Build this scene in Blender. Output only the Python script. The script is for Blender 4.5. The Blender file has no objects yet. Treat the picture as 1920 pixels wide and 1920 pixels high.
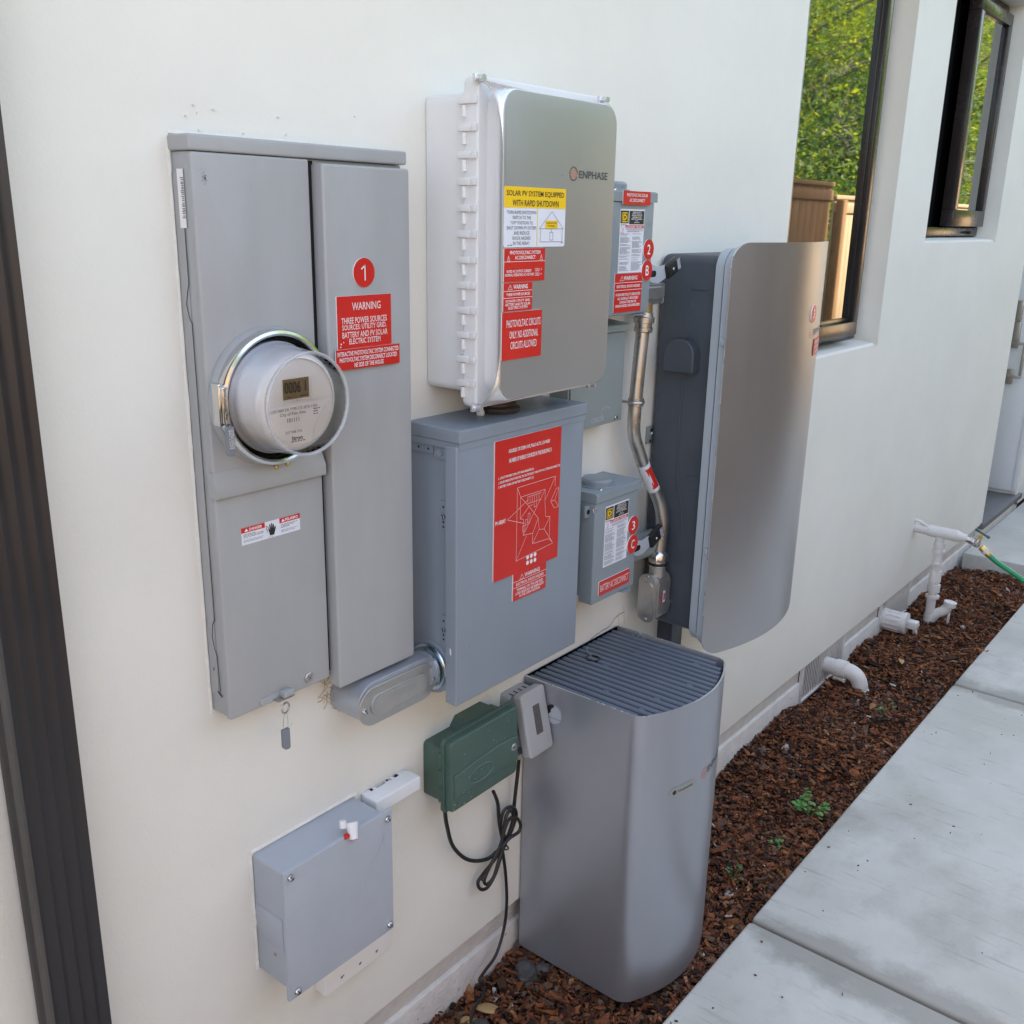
import bpy, bmesh, math, random
import numpy as np
from mathutils import Vector, Matrix
random.seed(7)
S = bpy.context.scene
COL = S.collection
rad = math.radians

# ------------------------------------------------------------------ camera
yaw, pit, rol = rad(51.3076), rad(-16.68699), rad(1.09727)
fwd = Vector((math.sin(yaw)*math.cos(pit), math.cos(yaw)*math.cos(pit), math.sin(pit)))
r0 = fwd.cross(Vector((0, 0, 1))).normalized(); u0 = r0.cross(fwd)
rt = math.cos(rol)*r0 + math.sin(rol)*u0
up = -math.sin(rol)*r0 + math.cos(rol)*u0
cd = bpy.data.cameras.new('camera'); cam = bpy.data.objects.new('camera', cd); COL.objects.link(cam)
M = Matrix((rt, up, -fwd)).transposed().to_4x4(); M.translation = Vector((0, -1.19, 1.65))
cam.matrix_world = M
cd.sensor_width = 36; cd.lens = 1849.7/1920*36; cd.clip_start = .02; cd.clip_end = 800
S.camera = cam
S.cycles.sample_clamp_indirect = 5

# ------------------------------------------------------------------ sky, sun, exposure
SUN_EL, SUN_AZ = 50, 14          # the sun stands behind the house
w = bpy.data.worlds.new('World'); S.world = w; w.use_nodes = True
nt = w.node_tree; nt.nodes.clear()
sky = nt.nodes.new('ShaderNodeTexSky'); sky.sky_type = 'NISHITA'; sky.sun_disc = False
sky.sun_elevation = rad(SUN_EL); sky.sun_rotation = rad(SUN_AZ); sky.air_density = 1.0; sky.dust_density = 2.5; sky.ozone_density = .8
hs = nt.nodes.new('ShaderNodeHueSaturation'); hs.inputs['Saturation'].default_value = .64
bg = nt.nodes.new('ShaderNodeBackground'); bg.inputs['Strength'].default_value = .15
wo = nt.nodes.new('ShaderNodeOutputWorld')
nt.links.new(sky.outputs[0], hs.inputs['Color']); nt.links.new(hs.outputs[0], bg.inputs[0]); nt.links.new(bg.outputs[0], wo.inputs[0])
sd = bpy.data.lights.new('sun', 'SUN'); sd.energy = 4.6; sd.angle = rad(.53); sd.color = (1, .93, .82)
sun = bpy.data.objects.new('sun', sd); COL.objects.link(sun)
tosun = Vector((math.sin(rad(SUN_AZ))*math.cos(rad(SUN_EL)), math.cos(rad(SUN_AZ))*math.cos(rad(SUN_EL)), math.sin(rad(SUN_EL))))
sun.rotation_euler = tosun.to_track_quat('Z', 'Y').to_euler(); sun.location = (0, 8, 12)
S.view_settings.view_transform = 'Standard'; S.view_settings.look = 'None'
S.view_settings.exposure = 2.39; S.view_settings.gamma = 1

# ------------------------------------------------------------------ materials
MATS = {}
def pm(name, col, rough=.5, metal=0, var=.05, scale=6, bump=0, bscale=120, spec=.5, coat=0, stretch=None, rvar=.08,
       specks=None, emit=None, bdist=.002):
    if name in MATS: return MATS[name]
    m = bpy.data.materials.new(name); m.use_nodes = True; n = m.node_tree.nodes; l = m.node_tree.links
    b = n['Principled BSDF']; MATS[name] = m
    b.inputs['Roughness'].default_value = rough; b.inputs['Metallic'].default_value = metal
    b.inputs['Specular IOR Level'].default_value = spec
    if coat: b.inputs['Coat Weight'].default_value = coat; b.inputs['Coat Roughness'].default_value = .15
    tc = n.new('ShaderNodeTexCoord'); mp = n.new('ShaderNodeMapping'); l.new(tc.outputs['Object'], mp.inputs[0])
    if stretch: mp.inputs['Scale'].default_value = stretch
    nz = n.new('ShaderNodeTexNoise'); nz.inputs['Scale'].default_value = scale; nz.inputs['Detail'].default_value = 6
    nz.inputs['Roughness'].default_value = .62; l.new(mp.outputs[0], nz.inputs['Vector'])
    mr = n.new('ShaderNodeMapRange'); mr.inputs['From Min'].default_value = .3; mr.inputs['From Max'].default_value = .7
    mr.inputs['To Min'].default_value = 1-var; mr.inputs['To Max'].default_value = 1+var; l.new(nz.outputs['Fac'], mr.inputs['Value'])
    mx = n.new('ShaderNodeVectorMath'); mx.operation = 'SCALE'; mx.inputs[0].default_value = col[:3]
    l.new(mr.outputs[0], mx.inputs['Scale']); out = mx.outputs[0]
    if specks:
        sc, thr, scol = specks
        vz = n.new('ShaderNodeTexNoise'); vz.inputs['Scale'].default_value = sc; vz.inputs['Detail'].default_value = 3; l.new(mp.outputs[0], vz.inputs['Vector'])
        sr = n.new('ShaderNodeMapRange'); sr.inputs['From Min'].default_value = thr; sr.inputs['From Max'].default_value = thr+.05; l.new(vz.outputs['Fac'], sr.inputs['Value'])
        mm = n.new('ShaderNodeMix'); mm.data_type = 'RGBA'; l.new(sr.outputs[0], mm.inputs['Factor']); l.new(out, mm.inputs['A']); mm.inputs['B'].default_value = (*scol, 1); out = mm.outputs['Result']
    l.new(out, b.inputs['Base Color'])
    if rvar:
        rr = n.new('ShaderNodeMapRange'); rr.inputs['From Min'].default_value = .3; rr.inputs['From Max'].default_value = .7
        rr.inputs['To Min'].default_value = max(.02, rough-rvar); rr.inputs['To Max'].default_value = min(1, rough+rvar); l.new(nz.outputs['Fac'], rr.inputs['Value']); l.new(rr.outputs[0], b.inputs['Roughness'])
    if bump:
        bz = n.new('ShaderNodeTexNoise'); bz.inputs['Scale'].default_value = bscale; bz.inputs['Detail'].default_value = 5; l.new(mp.outputs[0], bz.inputs['Vector'])
        bp = n.new('ShaderNodeBump'); bp.inputs['Strength'].default_value = bump; bp.inputs['Distance'].default_value = bdist
        l.new(bz.outputs['Fac'], bp.inputs['Height']); l.new(bp.outputs[0], b.inputs['Normal'])
    if emit: b.inputs['Emission Color'].default_value = (*emit[:3], 1); b.inputs['Emission Strength'].default_value = emit[3]
    return m
def glassy(name, tint, lo=.04, rough=0.0):
    m = bpy.data.materials.new(name); m.use_nodes = True; n = m.node_tree.nodes; l = m.node_tree.links; n.clear(); MATS[name] = m
    o = n.new('ShaderNodeOutputMaterial'); mx = n.new('ShaderNodeMixShader'); t = n.new('ShaderNodeBsdfTransparent'); g = n.new('ShaderNodeBsdfGlossy')
    fr = n.new('ShaderNodeFresnel'); fr.inputs[0].default_value = 1.55
    t.inputs[0].default_value = (*tint, 1); g.inputs['Roughness'].default_value = rough
    l.new(fr.outputs[0], mx.inputs[0]); l.new(t.outputs[0], mx.inputs[1]); l.new(g.outputs[0], mx.inputs[2]); l.new(mx.outputs[0], o.inputs[0])
    return m
stucco = pm('stucco', (.795, .78, .715), .85, var=.035, scale=2.6, bump=.5, bscale=190, spec=.2, bdist=.0012, specks=(34, .80, (.50, .47, .42)))
def trowel(m, sc=3.2, dist=.012, st=.35):
    n = m.node_tree.nodes; l = m.node_tree.links; b0 = [x for x in n if x.type == 'BUMP'][0]
    z = n.new('ShaderNodeTexNoise'); z.inputs['Scale'].default_value = sc; z.inputs['Detail'].default_value = 4; l.new(n['Texture Coordinate'].outputs['Object'], z.inputs['Vector'])
    b = n.new('ShaderNodeBump'); b.inputs['Strength'].default_value = st; b.inputs['Distance'].default_value = dist; l.new(z.outputs['Fac'], b.inputs['Height']); l.new(b.outputs[0], b0.inputs['Normal'])
trowel(stucco)
patch = pm('patched stucco', (.77, .75, .69), .9, var=.06, scale=30, bump=.9, bscale=90, spec=.2, bdist=.003)
found = pm('painted foundation', (.72, .695, .655), .85, var=.09, scale=14, bump=1, bscale=85, spec=.2, bdist=.003, specks=(55, .70, (.38, .36, .33)))
screed = pm('beige screed', (.55, .52, .47), .8, var=.05)  # plain beige, a little darker than the stucco
crackm = pm('crack', (.25, .2, .15), .9)
pgray = pm('light grey paint', (.37, .375, .38), .42, var=.055, scale=7, stretch=(1.6, 1.6, .45), rvar=.13, bump=.06, bscale=240, specks=(22, .80, (.32, .32, .31)))
bgray = pm('blue grey paint', (.235, .275, .325), .40, var=.055, scale=7, stretch=(1.6, 1.6, .45), rvar=.13, bump=.06, bscale=240, specks=(26, .79, (.32, .35, .37)))
mgray = pm('disconnect grey paint', (.235, .275, .30), .42, var=.055, scale=7, stretch=(1.6, 1.6, .45), rvar=.13, bump=.06, bscale=240)
jgray = pm('junction grey paint', (.26, .30, .295), .5, var=.04, scale=8)
pvcgray = pm('grey plastic', (.40, .43, .48), .55, var=.05, scale=9, bump=.12, bscale=160, specks=(24, .76, (.52, .54, .56)))
ocgray = pm('outlet grey plastic', (.38, .38, .385), .4, var=.05, scale=14)
ocwin = pm('smoked window', (.09, .085, .08), .35, var=.1, scale=60)
white = pm('white plastic', (.76, .76, .77), .38, var=.02, scale=8)
whitep = pm('white pipe', (.70, .68, .65), .55, var=.06, scale=25, specks=(90, .68, (.35, .33, .3)))
wboard = pm('white board', (.88, .85, .83), .6, var=.03)
silver = pm('silver paint', (.46, .46, .465), .44, .75, var=.02, scale=3, bump=.05, bscale=700, rvar=.03)
bright = pm('bright silver edge', (.72, .73, .75), .25, .7, var=.02)
brushed = pm('brushed metal', (.455, .455, .475), .35, .88, var=.03, scale=5, stretch=(1, 1, .25), rvar=.05)
cabsil = pm('cabinet silver', (.41, .43, .48), .34, .70, var=.03, scale=4, bump=.05, bscale=600, rvar=.04)
batgray = pm('battery frame grey', (.42, .47, .52), .45, var=.02)
batdark = pm('battery dark case', (.060, .072, .090), .42, var=.12, scale=7, specks=(17, .70, (.10, .115, .135)), rvar=.12)
slatm = pm('grille blue grey', (.125, .15, .19), .45, var=.08, scale=9, specks=(40, .72, (.2, .22, .25)))
blackp = pm('black plastic', (.012, .012, .013), .35)
darkv = pm('dark void', (.006, .006, .007), .9)
brownblk = pm('brown hub', (.05, .04, .033), .3)
rubber = pm('black cord', (.018, .016, .016), .45)
steel = pm('galvanized steel', (.50, .48, .45), .32, .9, var=.10, scale=30, rvar=.1)
alum = pm('cast aluminium', (.50, .49, .47), .38, .85, var=.07, scale=40, bump=.25, bscale=220, rvar=.08)
lbpaint = pm('cast grey body', (.42, .45, .5), .38, .55, var=.06, scale=18, bump=.15, bscale=200)
chrome = pm('polished steel', (.68, .68, .68), .16, 1, var=.04, scale=20)
zinc = pm('blue zinc', (.5, .58, .64), .2, 1)
brass = pm('brass', (.62, .44, .17), .3, .9, var=.1, scale=50)
lead = pm('seal grey', (.20, .22, .25), .5)
redp = pm('red engraved plastic', (.56, .018, .012), .38, var=.04, scale=10)
pinkw = pm('white engraving', (.80, .62, .60), .5)
whitet = pm('white print', (.82, .80, .80), .5)
yelp = pm('yellow print', (.85, .55, .008), .4)
paper = pm('white label', (.72, .74, .80), .4, var=.02)
ink = pm('black print', (.02, .018, .018), .5)
gink = pm('grey print', (.13, .13, .17), .5)
logog = pm('logo grey', (.06, .07, .08), .4)
logor = pm('logo orange', (.75, .16, .08), .4)
blabel = pm('clear badge', (.30, .31, .29), .4)
green = pm('green plastic', (.062, .112, .088), .42, var=.10, scale=12, bump=.12, bscale=150, specks=(50, .75, (.20, .24, .22)))
greenhl = pm('highlight green', (.085, .15, .118), .4)  # lighter green paints highlights on the embossed oval and lettering
lcd = pm('lcd', (.20, .145, .075), .25)
mface = pm('meter face', (.78, .76, .75), .45)
mbody = pm('meter body', (.84, .83, .84), .22, coat=.5)
glassm = glassy('clear glass', (1, 1, 1))
rimglass = bpy.data.materials.new('moulded glass rim'); rimglass.use_nodes = True
def _rim(m):
    n = m.node_tree.nodes; l = m.node_tree.links; b = n['Principled BSDF']; b.inputs['Base Color'].default_value = (.62, .64, .67, 1); b.inputs['Roughness'].default_value = .06; b.inputs['Specular IOR Level'].default_value = .9
    t = n.new('ShaderNodeBsdfTransparent'); mx = n.new('ShaderNodeMixShader'); mx.inputs[0].default_value = .38; l.new(t.outputs[0], mx.inputs[1]); l.new(b.outputs[0], mx.inputs[2]); l.new(mx.outputs[0], n['Material Output'].inputs[0])
_rim(rimglass)
winglass = pm('window glass', (.012, .016, .014), .02, spec=1.0, var=0, rvar=0); winglass.node_tree.nodes['Principled BSDF'].inputs['IOR'].default_value = 2.3
bronze = pm('dark bronze', (.030, .024, .023), .24, var=.08, scale=9)
bronzes = pm('downspout bronze', (.024, .021, .022), .40, var=.10, scale=9, specks=(60, .78, (.09, .09, .11)))
screenm = pm('insect screen', (.018, .018, .020), .9, var=.2, scale=300, spec=.06)
doorm = pm('painted door', (.80, .82, .82), .5, var=.02)
satin = pm('satin nickel', (.42, .39, .35), .35, .85)
slate = pm('dark stone', (.13, .13, .135), .55, var=.22, scale=9, bump=.3, bscale=60)
soil = pm('soil', (.035, .017, .010), .95, var=.3, scale=40, bump=1, bscale=90, bdist=.01)
barks = [pm('bark %s' % k, c, .82, var=.35, scale=60, spec=.25) for k, c in (('red brown', (0.165, 0.058, 0.026)), ('dark brown', (0.055, 0.025, 0.015)), ('orange', (0.235, 0.088, 0.033)), ('grey brown', (0.12, 0.072, 0.048)), ('tan', (0.27, 0.145, 0.07)), ('black brown', (.022, .012, .009)))]
rockm = pm('dark rock', (.075, .072, .072), .8, var=.4, scale=22, bump=1, bscale=50, bdist=.006)
peb = pm('pale pebble', (.42, .40, .37), .8, var=.2, scale=60)
tanm = pm('dry leaf', (.42, .28, .12), .7, var=.15, scale=30)
hoseg = pm('green hose', (.006, .26, .09), .3, var=.05)
leafg = pm('weed green', (.07, .22, .035), .5, var=.25, scale=40)
weedd = pm('dull weed green', (.06, .11, .025), .6, var=.25, scale=40)
cedar = pm('cedar boards', (.33, .18, .075), .75, var=.25, scale=5, stretch=(6, 6, .5), bump=.3, bscale=30)
pine = pm('pale boards', (.54, .385, .22), .75, var=.22, scale=5, stretch=(6, 6, .5), bump=.3, bscale=30)
darkcedar = pm('weathered boards', (.215, .145, .085), .8, var=.3, scale=5, stretch=(6, 6, .5), bump=.3, bscale=30)
grnd = pm('yard earth', (.20, .15, .10), .95, var=.25, scale=3, bump=.6, bscale=30, bdist=.02)
barkt = pm('tree bark', (.22, .19, .16), .9, var=.3, scale=14)
def leafmat(name, col):
    m = pm(name, col, .55, var=.35, scale=2.5, spec=.3); n = m.node_tree.nodes; l = m.node_tree.links
    tr = n.new('ShaderNodeBsdfTranslucent'); tr.inputs[0].default_value = (col[0]*2.2, col[1]*2.0, col[2]*.8, 1)
    mx = n.new('ShaderNodeMixShader'); mx.inputs[0].default_value = .4; b = n['Principled BSDF']; o = n['Material Output']
    l.new(b.outputs[0], mx.inputs[1]); l.new(tr.outputs[0], mx.inputs[2]); l.new(mx.outputs[0], o.inputs[0]); return m
leafA = leafmat('leaf bright', (.13, .20, .030)); leafB = leafmat('leaf deep', (.045, .095, .028)); leafC = leafmat('leaf yellow', (.30, .34, .025))

def concrete_mat():
    m = bpy.data.materials.new('broomed concrete'); m.use_nodes = True; n = m.node_tree.nodes; l = m.node_tree.links; b = n['Principled BSDF']
    tc = n.new('ShaderNodeTexCoord')
    def noise(scale, st, det=6, ro=.6):
        mp = n.new('ShaderNodeMapping'); mp.inputs['Scale'].default_value = st; l.new(tc.outputs['Object'], mp.inputs[0])
        z = n.new('ShaderNodeTexNoise'); z.inputs['Scale'].default_value = scale; z.inputs['Detail'].default_value = det; z.inputs['Roughness'].default_value = ro; l.new(mp.outputs[0], z.inputs['Vector']); return z.outputs['Fac']
    def rng(v, a, b_, c, d):
        r = n.new('ShaderNodeMapRange'); r.inputs['From Min'].default_value = a; r.inputs['From Max'].default_value = b_; r.inputs['To Min'].default_value = c; r.inputs['To Max'].default_value = d; l.new(v, r.inputs['Value']); return r.outputs[0]
    def mix(f, A, B):
        x = n.new('ShaderNodeMix'); x.data_type = 'RGBA'; l.new(f, x.inputs['Factor'])
        for k, v in (('A', A), ('B', B)):
            if isinstance(v, tuple): x.inputs[k].default_value = (*v, 1)
            else: l.new(v, x.inputs[k])
        return x.outputs['Result']
    c = mix(rng(noise(2.2, (1, 1, 1)), .36, .62, 0, 1), (.49, .49, .445), (.595, .60, .56))
    c = mix(rng(noise(1.1, (1, 1.4, 1), 8, .7), .52, .66, 0, .5), c, (.29, .285, .25))       # damp grey stains
    c = mix(rng(noise(20, (3.2, .30, 1), 8, .7), .57, .74, 0, .55), c, (.23, .215, .18))       # broom streaks holding dirt
    c = mix(rng(noise(150, (1.6, .5, 1), 3), .68, .75, 0, .6), c, (.20, .16, .12))               # specks
    sx = n.new('ShaderNodeSeparateXYZ'); l.new(tc.outputs['Object'], sx.inputs[0])
    for jx in (1.961, 3.646):
        a = n.new('ShaderNodeMath'); a.operation = 'SUBTRACT'; l.new(sx.outputs[0], a.inputs[0]); a.inputs[1].default_value = jx
        ab = n.new('ShaderNodeMath'); ab.operation = 'ABSOLUTE'; l.new(a.outputs[0], ab.inputs[0])
        ad = n.new('ShaderNodeMath'); ad.operation = 'MULTIPLY_ADD'; l.new(noise(5.5, (1, 1, 1), 7, .65), ad.inputs[0]); ad.inputs[1].default_value = .30; l.new(ab.outputs[0], ad.inputs[2])
        c = mix(rng(ad.outputs[0], .185, .245, .62, 0), c, (.255, .245, .215))
    l.new(c, b.inputs['Base Color']); b.inputs['Roughness'].default_value = .8; b.inputs['Specular IOR Level'].default_value = .3
    bp = n.new('ShaderNodeBump'); bp.inputs['Strength'].default_value = .35; bp.inputs['Distance'].default_value = .003
    l.new(noise(60, (2.5, .3, 1), 8, .75), bp.inputs['Height']); l.new(bp.outputs[0], b.inputs['Normal']); MATS['broomed concrete'] = m; return m
concrete = concrete_mat()

# ------------------------------------------------------------------ mesh building
def rrect(x0, x1, z0, z1, r, n=6):
    if isinstance(r, (int, float)): r = (r,)*4         # bl, br, tr, tl
    P = []
    for (cx, cz, a, rr) in ((x0+r[0], z0+r[0], 180, r[0]), (x1-r[1], z0+r[1], 270, r[1]), (x1-r[2], z1-r[2], 0, r[2]), (x0+r[3], z1-r[3], 90, r[3])):
        if rr <= 1e-6: P.append((cx, cz)); continue
        for k in range(n+1):
            t = rad(a+90*k/n); P.append((cx+rr*math.cos(t), cz+rr*math.sin(t)))
    return P
def circ(cx, cz, rx, rz=None, n=32):
    rz = rz or rx; return [(cx+rx*math.cos(2*math.pi*k/n), cz+rz*math.sin(2*math.pi*k/n)) for k in range(n)]
def capsule(x0, x1, z0, z1, n=10):
    r = min(x1-x0, z1-z0)/2; return rrect(x0, x1, z0, z1, r*.999, n)
def offset(P, d):
    n = len(P); out = []
    area = sum(P[i][0]*P[(i+1) % n][1]-P[(i+1) % n][0]*P[i][1] for i in range(n)); s = 1 if area > 0 else -1
    for i in range(n):
        a, b, c = P[i-1], P[i], P[(i+1) % n]
        e1 = Vector((b[0]-a[0], b[1]-a[1])); e2 = Vector((c[0]-b[0], c[1]-b[1]))
        if e1.length < 1e-9: e1 = e2
        if e2.length < 1e-9: e2 = e1
        e1.normalize(); e2.normalize()
        n1 = Vector((-e1.y, e1.x)); n2 = Vector((-e2.y, e2.x)); m = n1+n2
        if m.length < 1e-6: m = n1
        m = m/max(.3, m.dot(n1)); out.append((b[0]+s*m.x*d, b[1]+s*m.y*d))
    return out
_tc = {}
def textgeo(s, bold=0.0):
    k = (s, bold)
    if k in _tc: return _tc[k]
    cu = bpy.data.curves.new('t', 'FONT'); cu.body = s; cu.resolution_u = 2; cu.offset = bold; cu.fill_mode = 'FRONT'
    o = bpy.data.objects.new('t', cu); COL.objects.link(o); dg = bpy.context.evaluated_depsgraph_get()
    me = bpy.data.meshes.new_from_object(o.evaluated_get(dg))
    V = np.array([v.co[:2] for v in me.vertices]); F = [tuple(p.vertices) for p in me.polygons]
    bpy.data.objects.remove(o); bpy.data.curves.remove(cu); bpy.data.meshes.remove(me)
    V = (V-V.min(0))/(V.max(0)-V.min(0)); _tc[k] = (V, F); return _tc[k]

class MB:
    def __init__(s): s.v = []; s.f = []; s.m = []; s.mats = []; s.fl = set()
    def mi(s, m):
        if m not in s.mats: s.mats.append(m)
        return s.mats.index(m)
    def add(s, V, F, m):
        b = len(s.v); s.v += [tuple(v) for v in V]; k = s.mi(m)
        for f in F: s.f.append(tuple(b+i for i in f)); s.m.append(k)
        return s
    def box(s, x0, x1, y0, y1, z0, z1, m, bev=0, seg=2):
        bm = bmesh.new(); bmesh.ops.create_cube(bm, size=1)
        for v in bm.verts: v.co = Vector(((x0+x1)/2+v.co.x*(x1-x0), (y0+y1)/2+v.co.y*(y1-y0), (z0+z1)/2+v.co.z*(z1-z0)))
        if bev: bmesh.ops.bevel(bm, geom=bm.edges[:], offset=bev, segments=seg, affect='EDGES', profile=.5)
        bm.verts.index_update(); bm.normal_update(); b0 = len(s.f); s.fl |= {b0+i for i, f in enumerate(bm.faces) if max(abs(c) for c in f.normal) > .9999}; s.add([v.co[:] for v in bm.verts], [[v.index for v in f.verts] for f in bm.faces], m); bm.free(); return s
    def obox(s, c, ax, ay, az, m, bev=0):     # oriented box: centre and three half-axis vectors
        bm = bmesh.new(); bmesh.ops.create_cube(bm, size=2)
        L = (Vector(ax).length, Vector(ay).length, Vector(az).length)
        for v in bm.verts: v.co = Vector((v.co.x*L[0], v.co.y*L[1], v.co.z*L[2]))
        if bev: bmesh.ops.bevel(bm, geom=bm.edges[:], offset=bev, segments=2, affect='EDGES', profile=.5)
        X, Y, Z = Vector(ax)/L[0], Vector(ay)/L[1], Vector(az)/L[2]; c = Vector(c)
        bm.verts.index_update(); s.add([(c+X*v.co.x+Y*v.co.y+Z*v.co.z)[:] for v in bm.verts], [[v.index for v in f.verts] for f in bm.faces], m); bm.free(); return s
    def prism(s, P, axis, a0, a1, m, r1=0, r0=0, cap=None, seg=4, warp=None):
        rings = []; sg = 1 if a1 > a0 else -1; n = len(P)
        def ok(d):
            Q = offset(P, d)
            return all((P[(i+1) % n][0]-P[i][0])*(Q[(i+1) % n][0]-Q[i][0])+(P[(i+1) % n][1]-P[i][1])*(Q[(i+1) % n][1]-Q[i][1]) >= 0 for i in range(n))
        while r1 > 1e-5 and not ok(r1): r1 *= .85
        while r0 > 1e-5 and not ok(r0): r0 *= .85
        if r0:
            for k in range(seg): t = math.pi/2*k/seg; rings.append((r0*(1-math.sin(t)), a0+sg*r0*(1-math.cos(t))))
            rings.append((0, a0+sg*r0))
        else: rings.append((0, a0))
        if r1:
            for k in range(seg+1): t = math.pi/2*k/seg; rings.append((r1*(1-math.cos(t)), a1-sg*r1*(1-math.sin(t))))
        else: rings.append((0, a1))
        V = []; n = len(P)
        for d, a in rings:
            for (u, v) in (offset(P, d) if d > 1e-7 else P):
                q = {'y': (u, a, v), 'x': (a, u, v), 'z': (u, v, a)}[axis]; V.append(warp(q) if warp else q)
        F = []
        E = [math.dist(P[i], P[(i+1) % n]) for i in range(n)]; b0 = len(s.f)
        for k in range(len(rings)-1):
            for i in range(n):
                j = (i+1) % n; F.append((k*n+i, k*n+j, (k+1)*n+j, (k+1)*n+i))
                if E[i] > .012 and abs(rings[k][0]-rings[k+1][0]) < 1e-9 and (E[i-1] < E[i]*.5 or E[j] < E[i]*.5): s.fl.add(b0+len(F)-1)
        s.add(V, F, m); b = len(s.v)-len(V); c = s.mi(m if cap is None else cap)
        s.fl |= {len(s.f), len(s.f)+1}; s.f.append(tuple(b+i for i in range(n))); s.m.append(s.mi(m)); s.f.append(tuple(b+(len(rings)-1)*n+i for i in range(n))); s.m.append(c)
        return s
    def lathe(s, c, axis, prof, m, n=32, close=True):
        V = []; ax = Vector(axis).normalized(); a = ax.orthogonal().normalized(); b = ax.cross(a); c = Vector(c)
        for (r, h) in prof:
            for k in range(n): t = 2*math.pi*k/n; V.append((c+ax*h+a*(max(r, 1e-5)*math.cos(t))+b*(max(r, 1e-5)*math.sin(t)))[:])
        F = [(k*n+i, k*n+(i+1) % n, (k+1)*n+(i+1) % n, (k+1)*n+i) for k in range(len(prof)-1) for i in range(n)]
        if close: F += [tuple(range(n)), tuple((len(prof)-1)*n+i for i in range(n))]
        return s.add(V, F, m)
    def cyl(s, p0, p1, r, m, n=20, r2=None):
        p0, p1 = Vector(p0), Vector(p1); return s.lathe(p0, p1-p0, [(r, 0), (r2 or r, (p1-p0).length)], m, n)
    def tube(s, pts, r, m, n=10, smooth=6):
        P = [Vector(p) for p in pts]
        if smooth:
            Q = []
            for i in range(len(P)-1):
                p0, p1, p2, p3 = P[max(i-1, 0)], P[i], P[i+1], P[min(i+2, len(P)-1)]
                for k in range(smooth):
                    t = k/smooth; Q.append(.5*((2*p1)+(p2-p0)*t+(2*p0-5*p1+4*p2-p3)*t*t+(3*p1-p0-3*p2+p3)*t**3))
            P = Q+[P[-1]]
        T = [(P[min(i+1, len(P)-1)]-P[max(i-1, 0)]).normalized() for i in range(len(P))]
        a = T[0].orthogonal().normalized(); V = []
        for i, p in enumerate(P):
            a = (a-T[i]*a.dot(T[i])).normalized(); b = T[i].cross(a); rr = r(i/(len(P)-1)) if callable(r) else r
            for k in range(n): t = 2*math.pi*k/n; V.append((p+a*rr*math.cos(t)+b*rr*math.sin(t))[:])
        F = [(i*n+k, i*n+(k+1) % n, (i+1)*n+(k+1) % n, (i+1)*n+k) for i in range(len(P)-1) for k in range(n)]
        F += [tuple(range(n)), tuple((len(P)-1)*n+k for k in range(n))]
        return s.add(V, F, m)
    def flat(s, P, y, m, warp=None):
        return s.add([(warp((u, y, v)) if warp else (u, y, v)) for u, v in P], [tuple(range(len(P)))], m)
    def text(s, t, xc, zc, wd, ht, y, m, bold=0, rot=0, warp=None, ycol=None):
        V, F = textgeo(t, bold); out = []
        for a, b in V:
            u, v = (a-.5)*wd, (b-.5)*ht
            u, v = u*math.cos(rot)-v*math.sin(rot), u*math.sin(rot)+v*math.cos(rot)
            q = (xc+u, y, zc+v); out.append(warp(q) if warp else q)
        return s.add(out, F, m)
    def line(s, pts, wd, y, m, warp=None):
        for (a, b) in zip(pts[:-1], pts[1:]):
            d = Vector((b[0]-a[0], b[1]-a[1]))
            if d.length < 1e-9: continue
            d.normalize(); nx = Vector((-d.y, d.x))*wd/2; e = d*wd/2
            s.flat([(a[0]-e.x+nx.x, a[1]-e.y+nx.y), (a[0]-e.x-nx.x, a[1]-e.y-nx.y), (b[0]+e.x-nx.x, b[1]+e.y-nx.y), (b[0]+e.x+nx.x, b[1]+e.y+nx.y)], y, m, warp)
        return s
    def build(s, name, parent=None, sharp=35, recalc=True):
        base = Vector(parent_base(parent)) if parent else Vector((0, 0, 0))
        me = bpy.data.meshes.new(name); me.from_pydata([tuple(Vector(v)-base) for v in s.v], [], s.f)
        for m in s.mats: me.materials.append(m)
        me.polygons.foreach_set('material_index', s.m); me.polygons.foreach_set('use_smooth', [i not in s.fl for i in range(len(s.f))]); me.update()
        if recalc:
            bm = bmesh.new(); bm.from_mesh(me); bmesh.ops.recalc_face_normals(bm, faces=bm.faces[:]); bm.to_mesh(me); bm.free()
        me.set_sharp_from_angle(angle=rad(sharp))
        o = bpy.data.objects.new(name, me); COL.objects.link(o)
        if parent: o.parent = parent
        return o
BASE = {}
def parent_base(p):
    b = Vector((0, 0, 0))
    while p is not None: b = b+p.location; p = p.parent
    return b
def tag(o, label, cat, group=None):
    o['label'] = label; o['category'] = cat
    if group: o['group'] = group
    return o
def thing(name, label, cat, loc, group=None):
    o = bpy.data.objects.new(name, None); o.empty_display_size = .05; o.location = loc; COL.objects.link(o); return tag(o, label, cat, group)
def struct(o, kind='structure'): o['kind'] = kind; return o
def single(mb, name, label, cat, loc, group=None):
    "a thing that is one mesh: origin moved to its base"
    o = mb.build(name); me = o.data; d = Vector(loc)
    me.transform(Matrix.Translation(-d)); o.location = d; return tag(o, label, cat, group)

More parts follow.
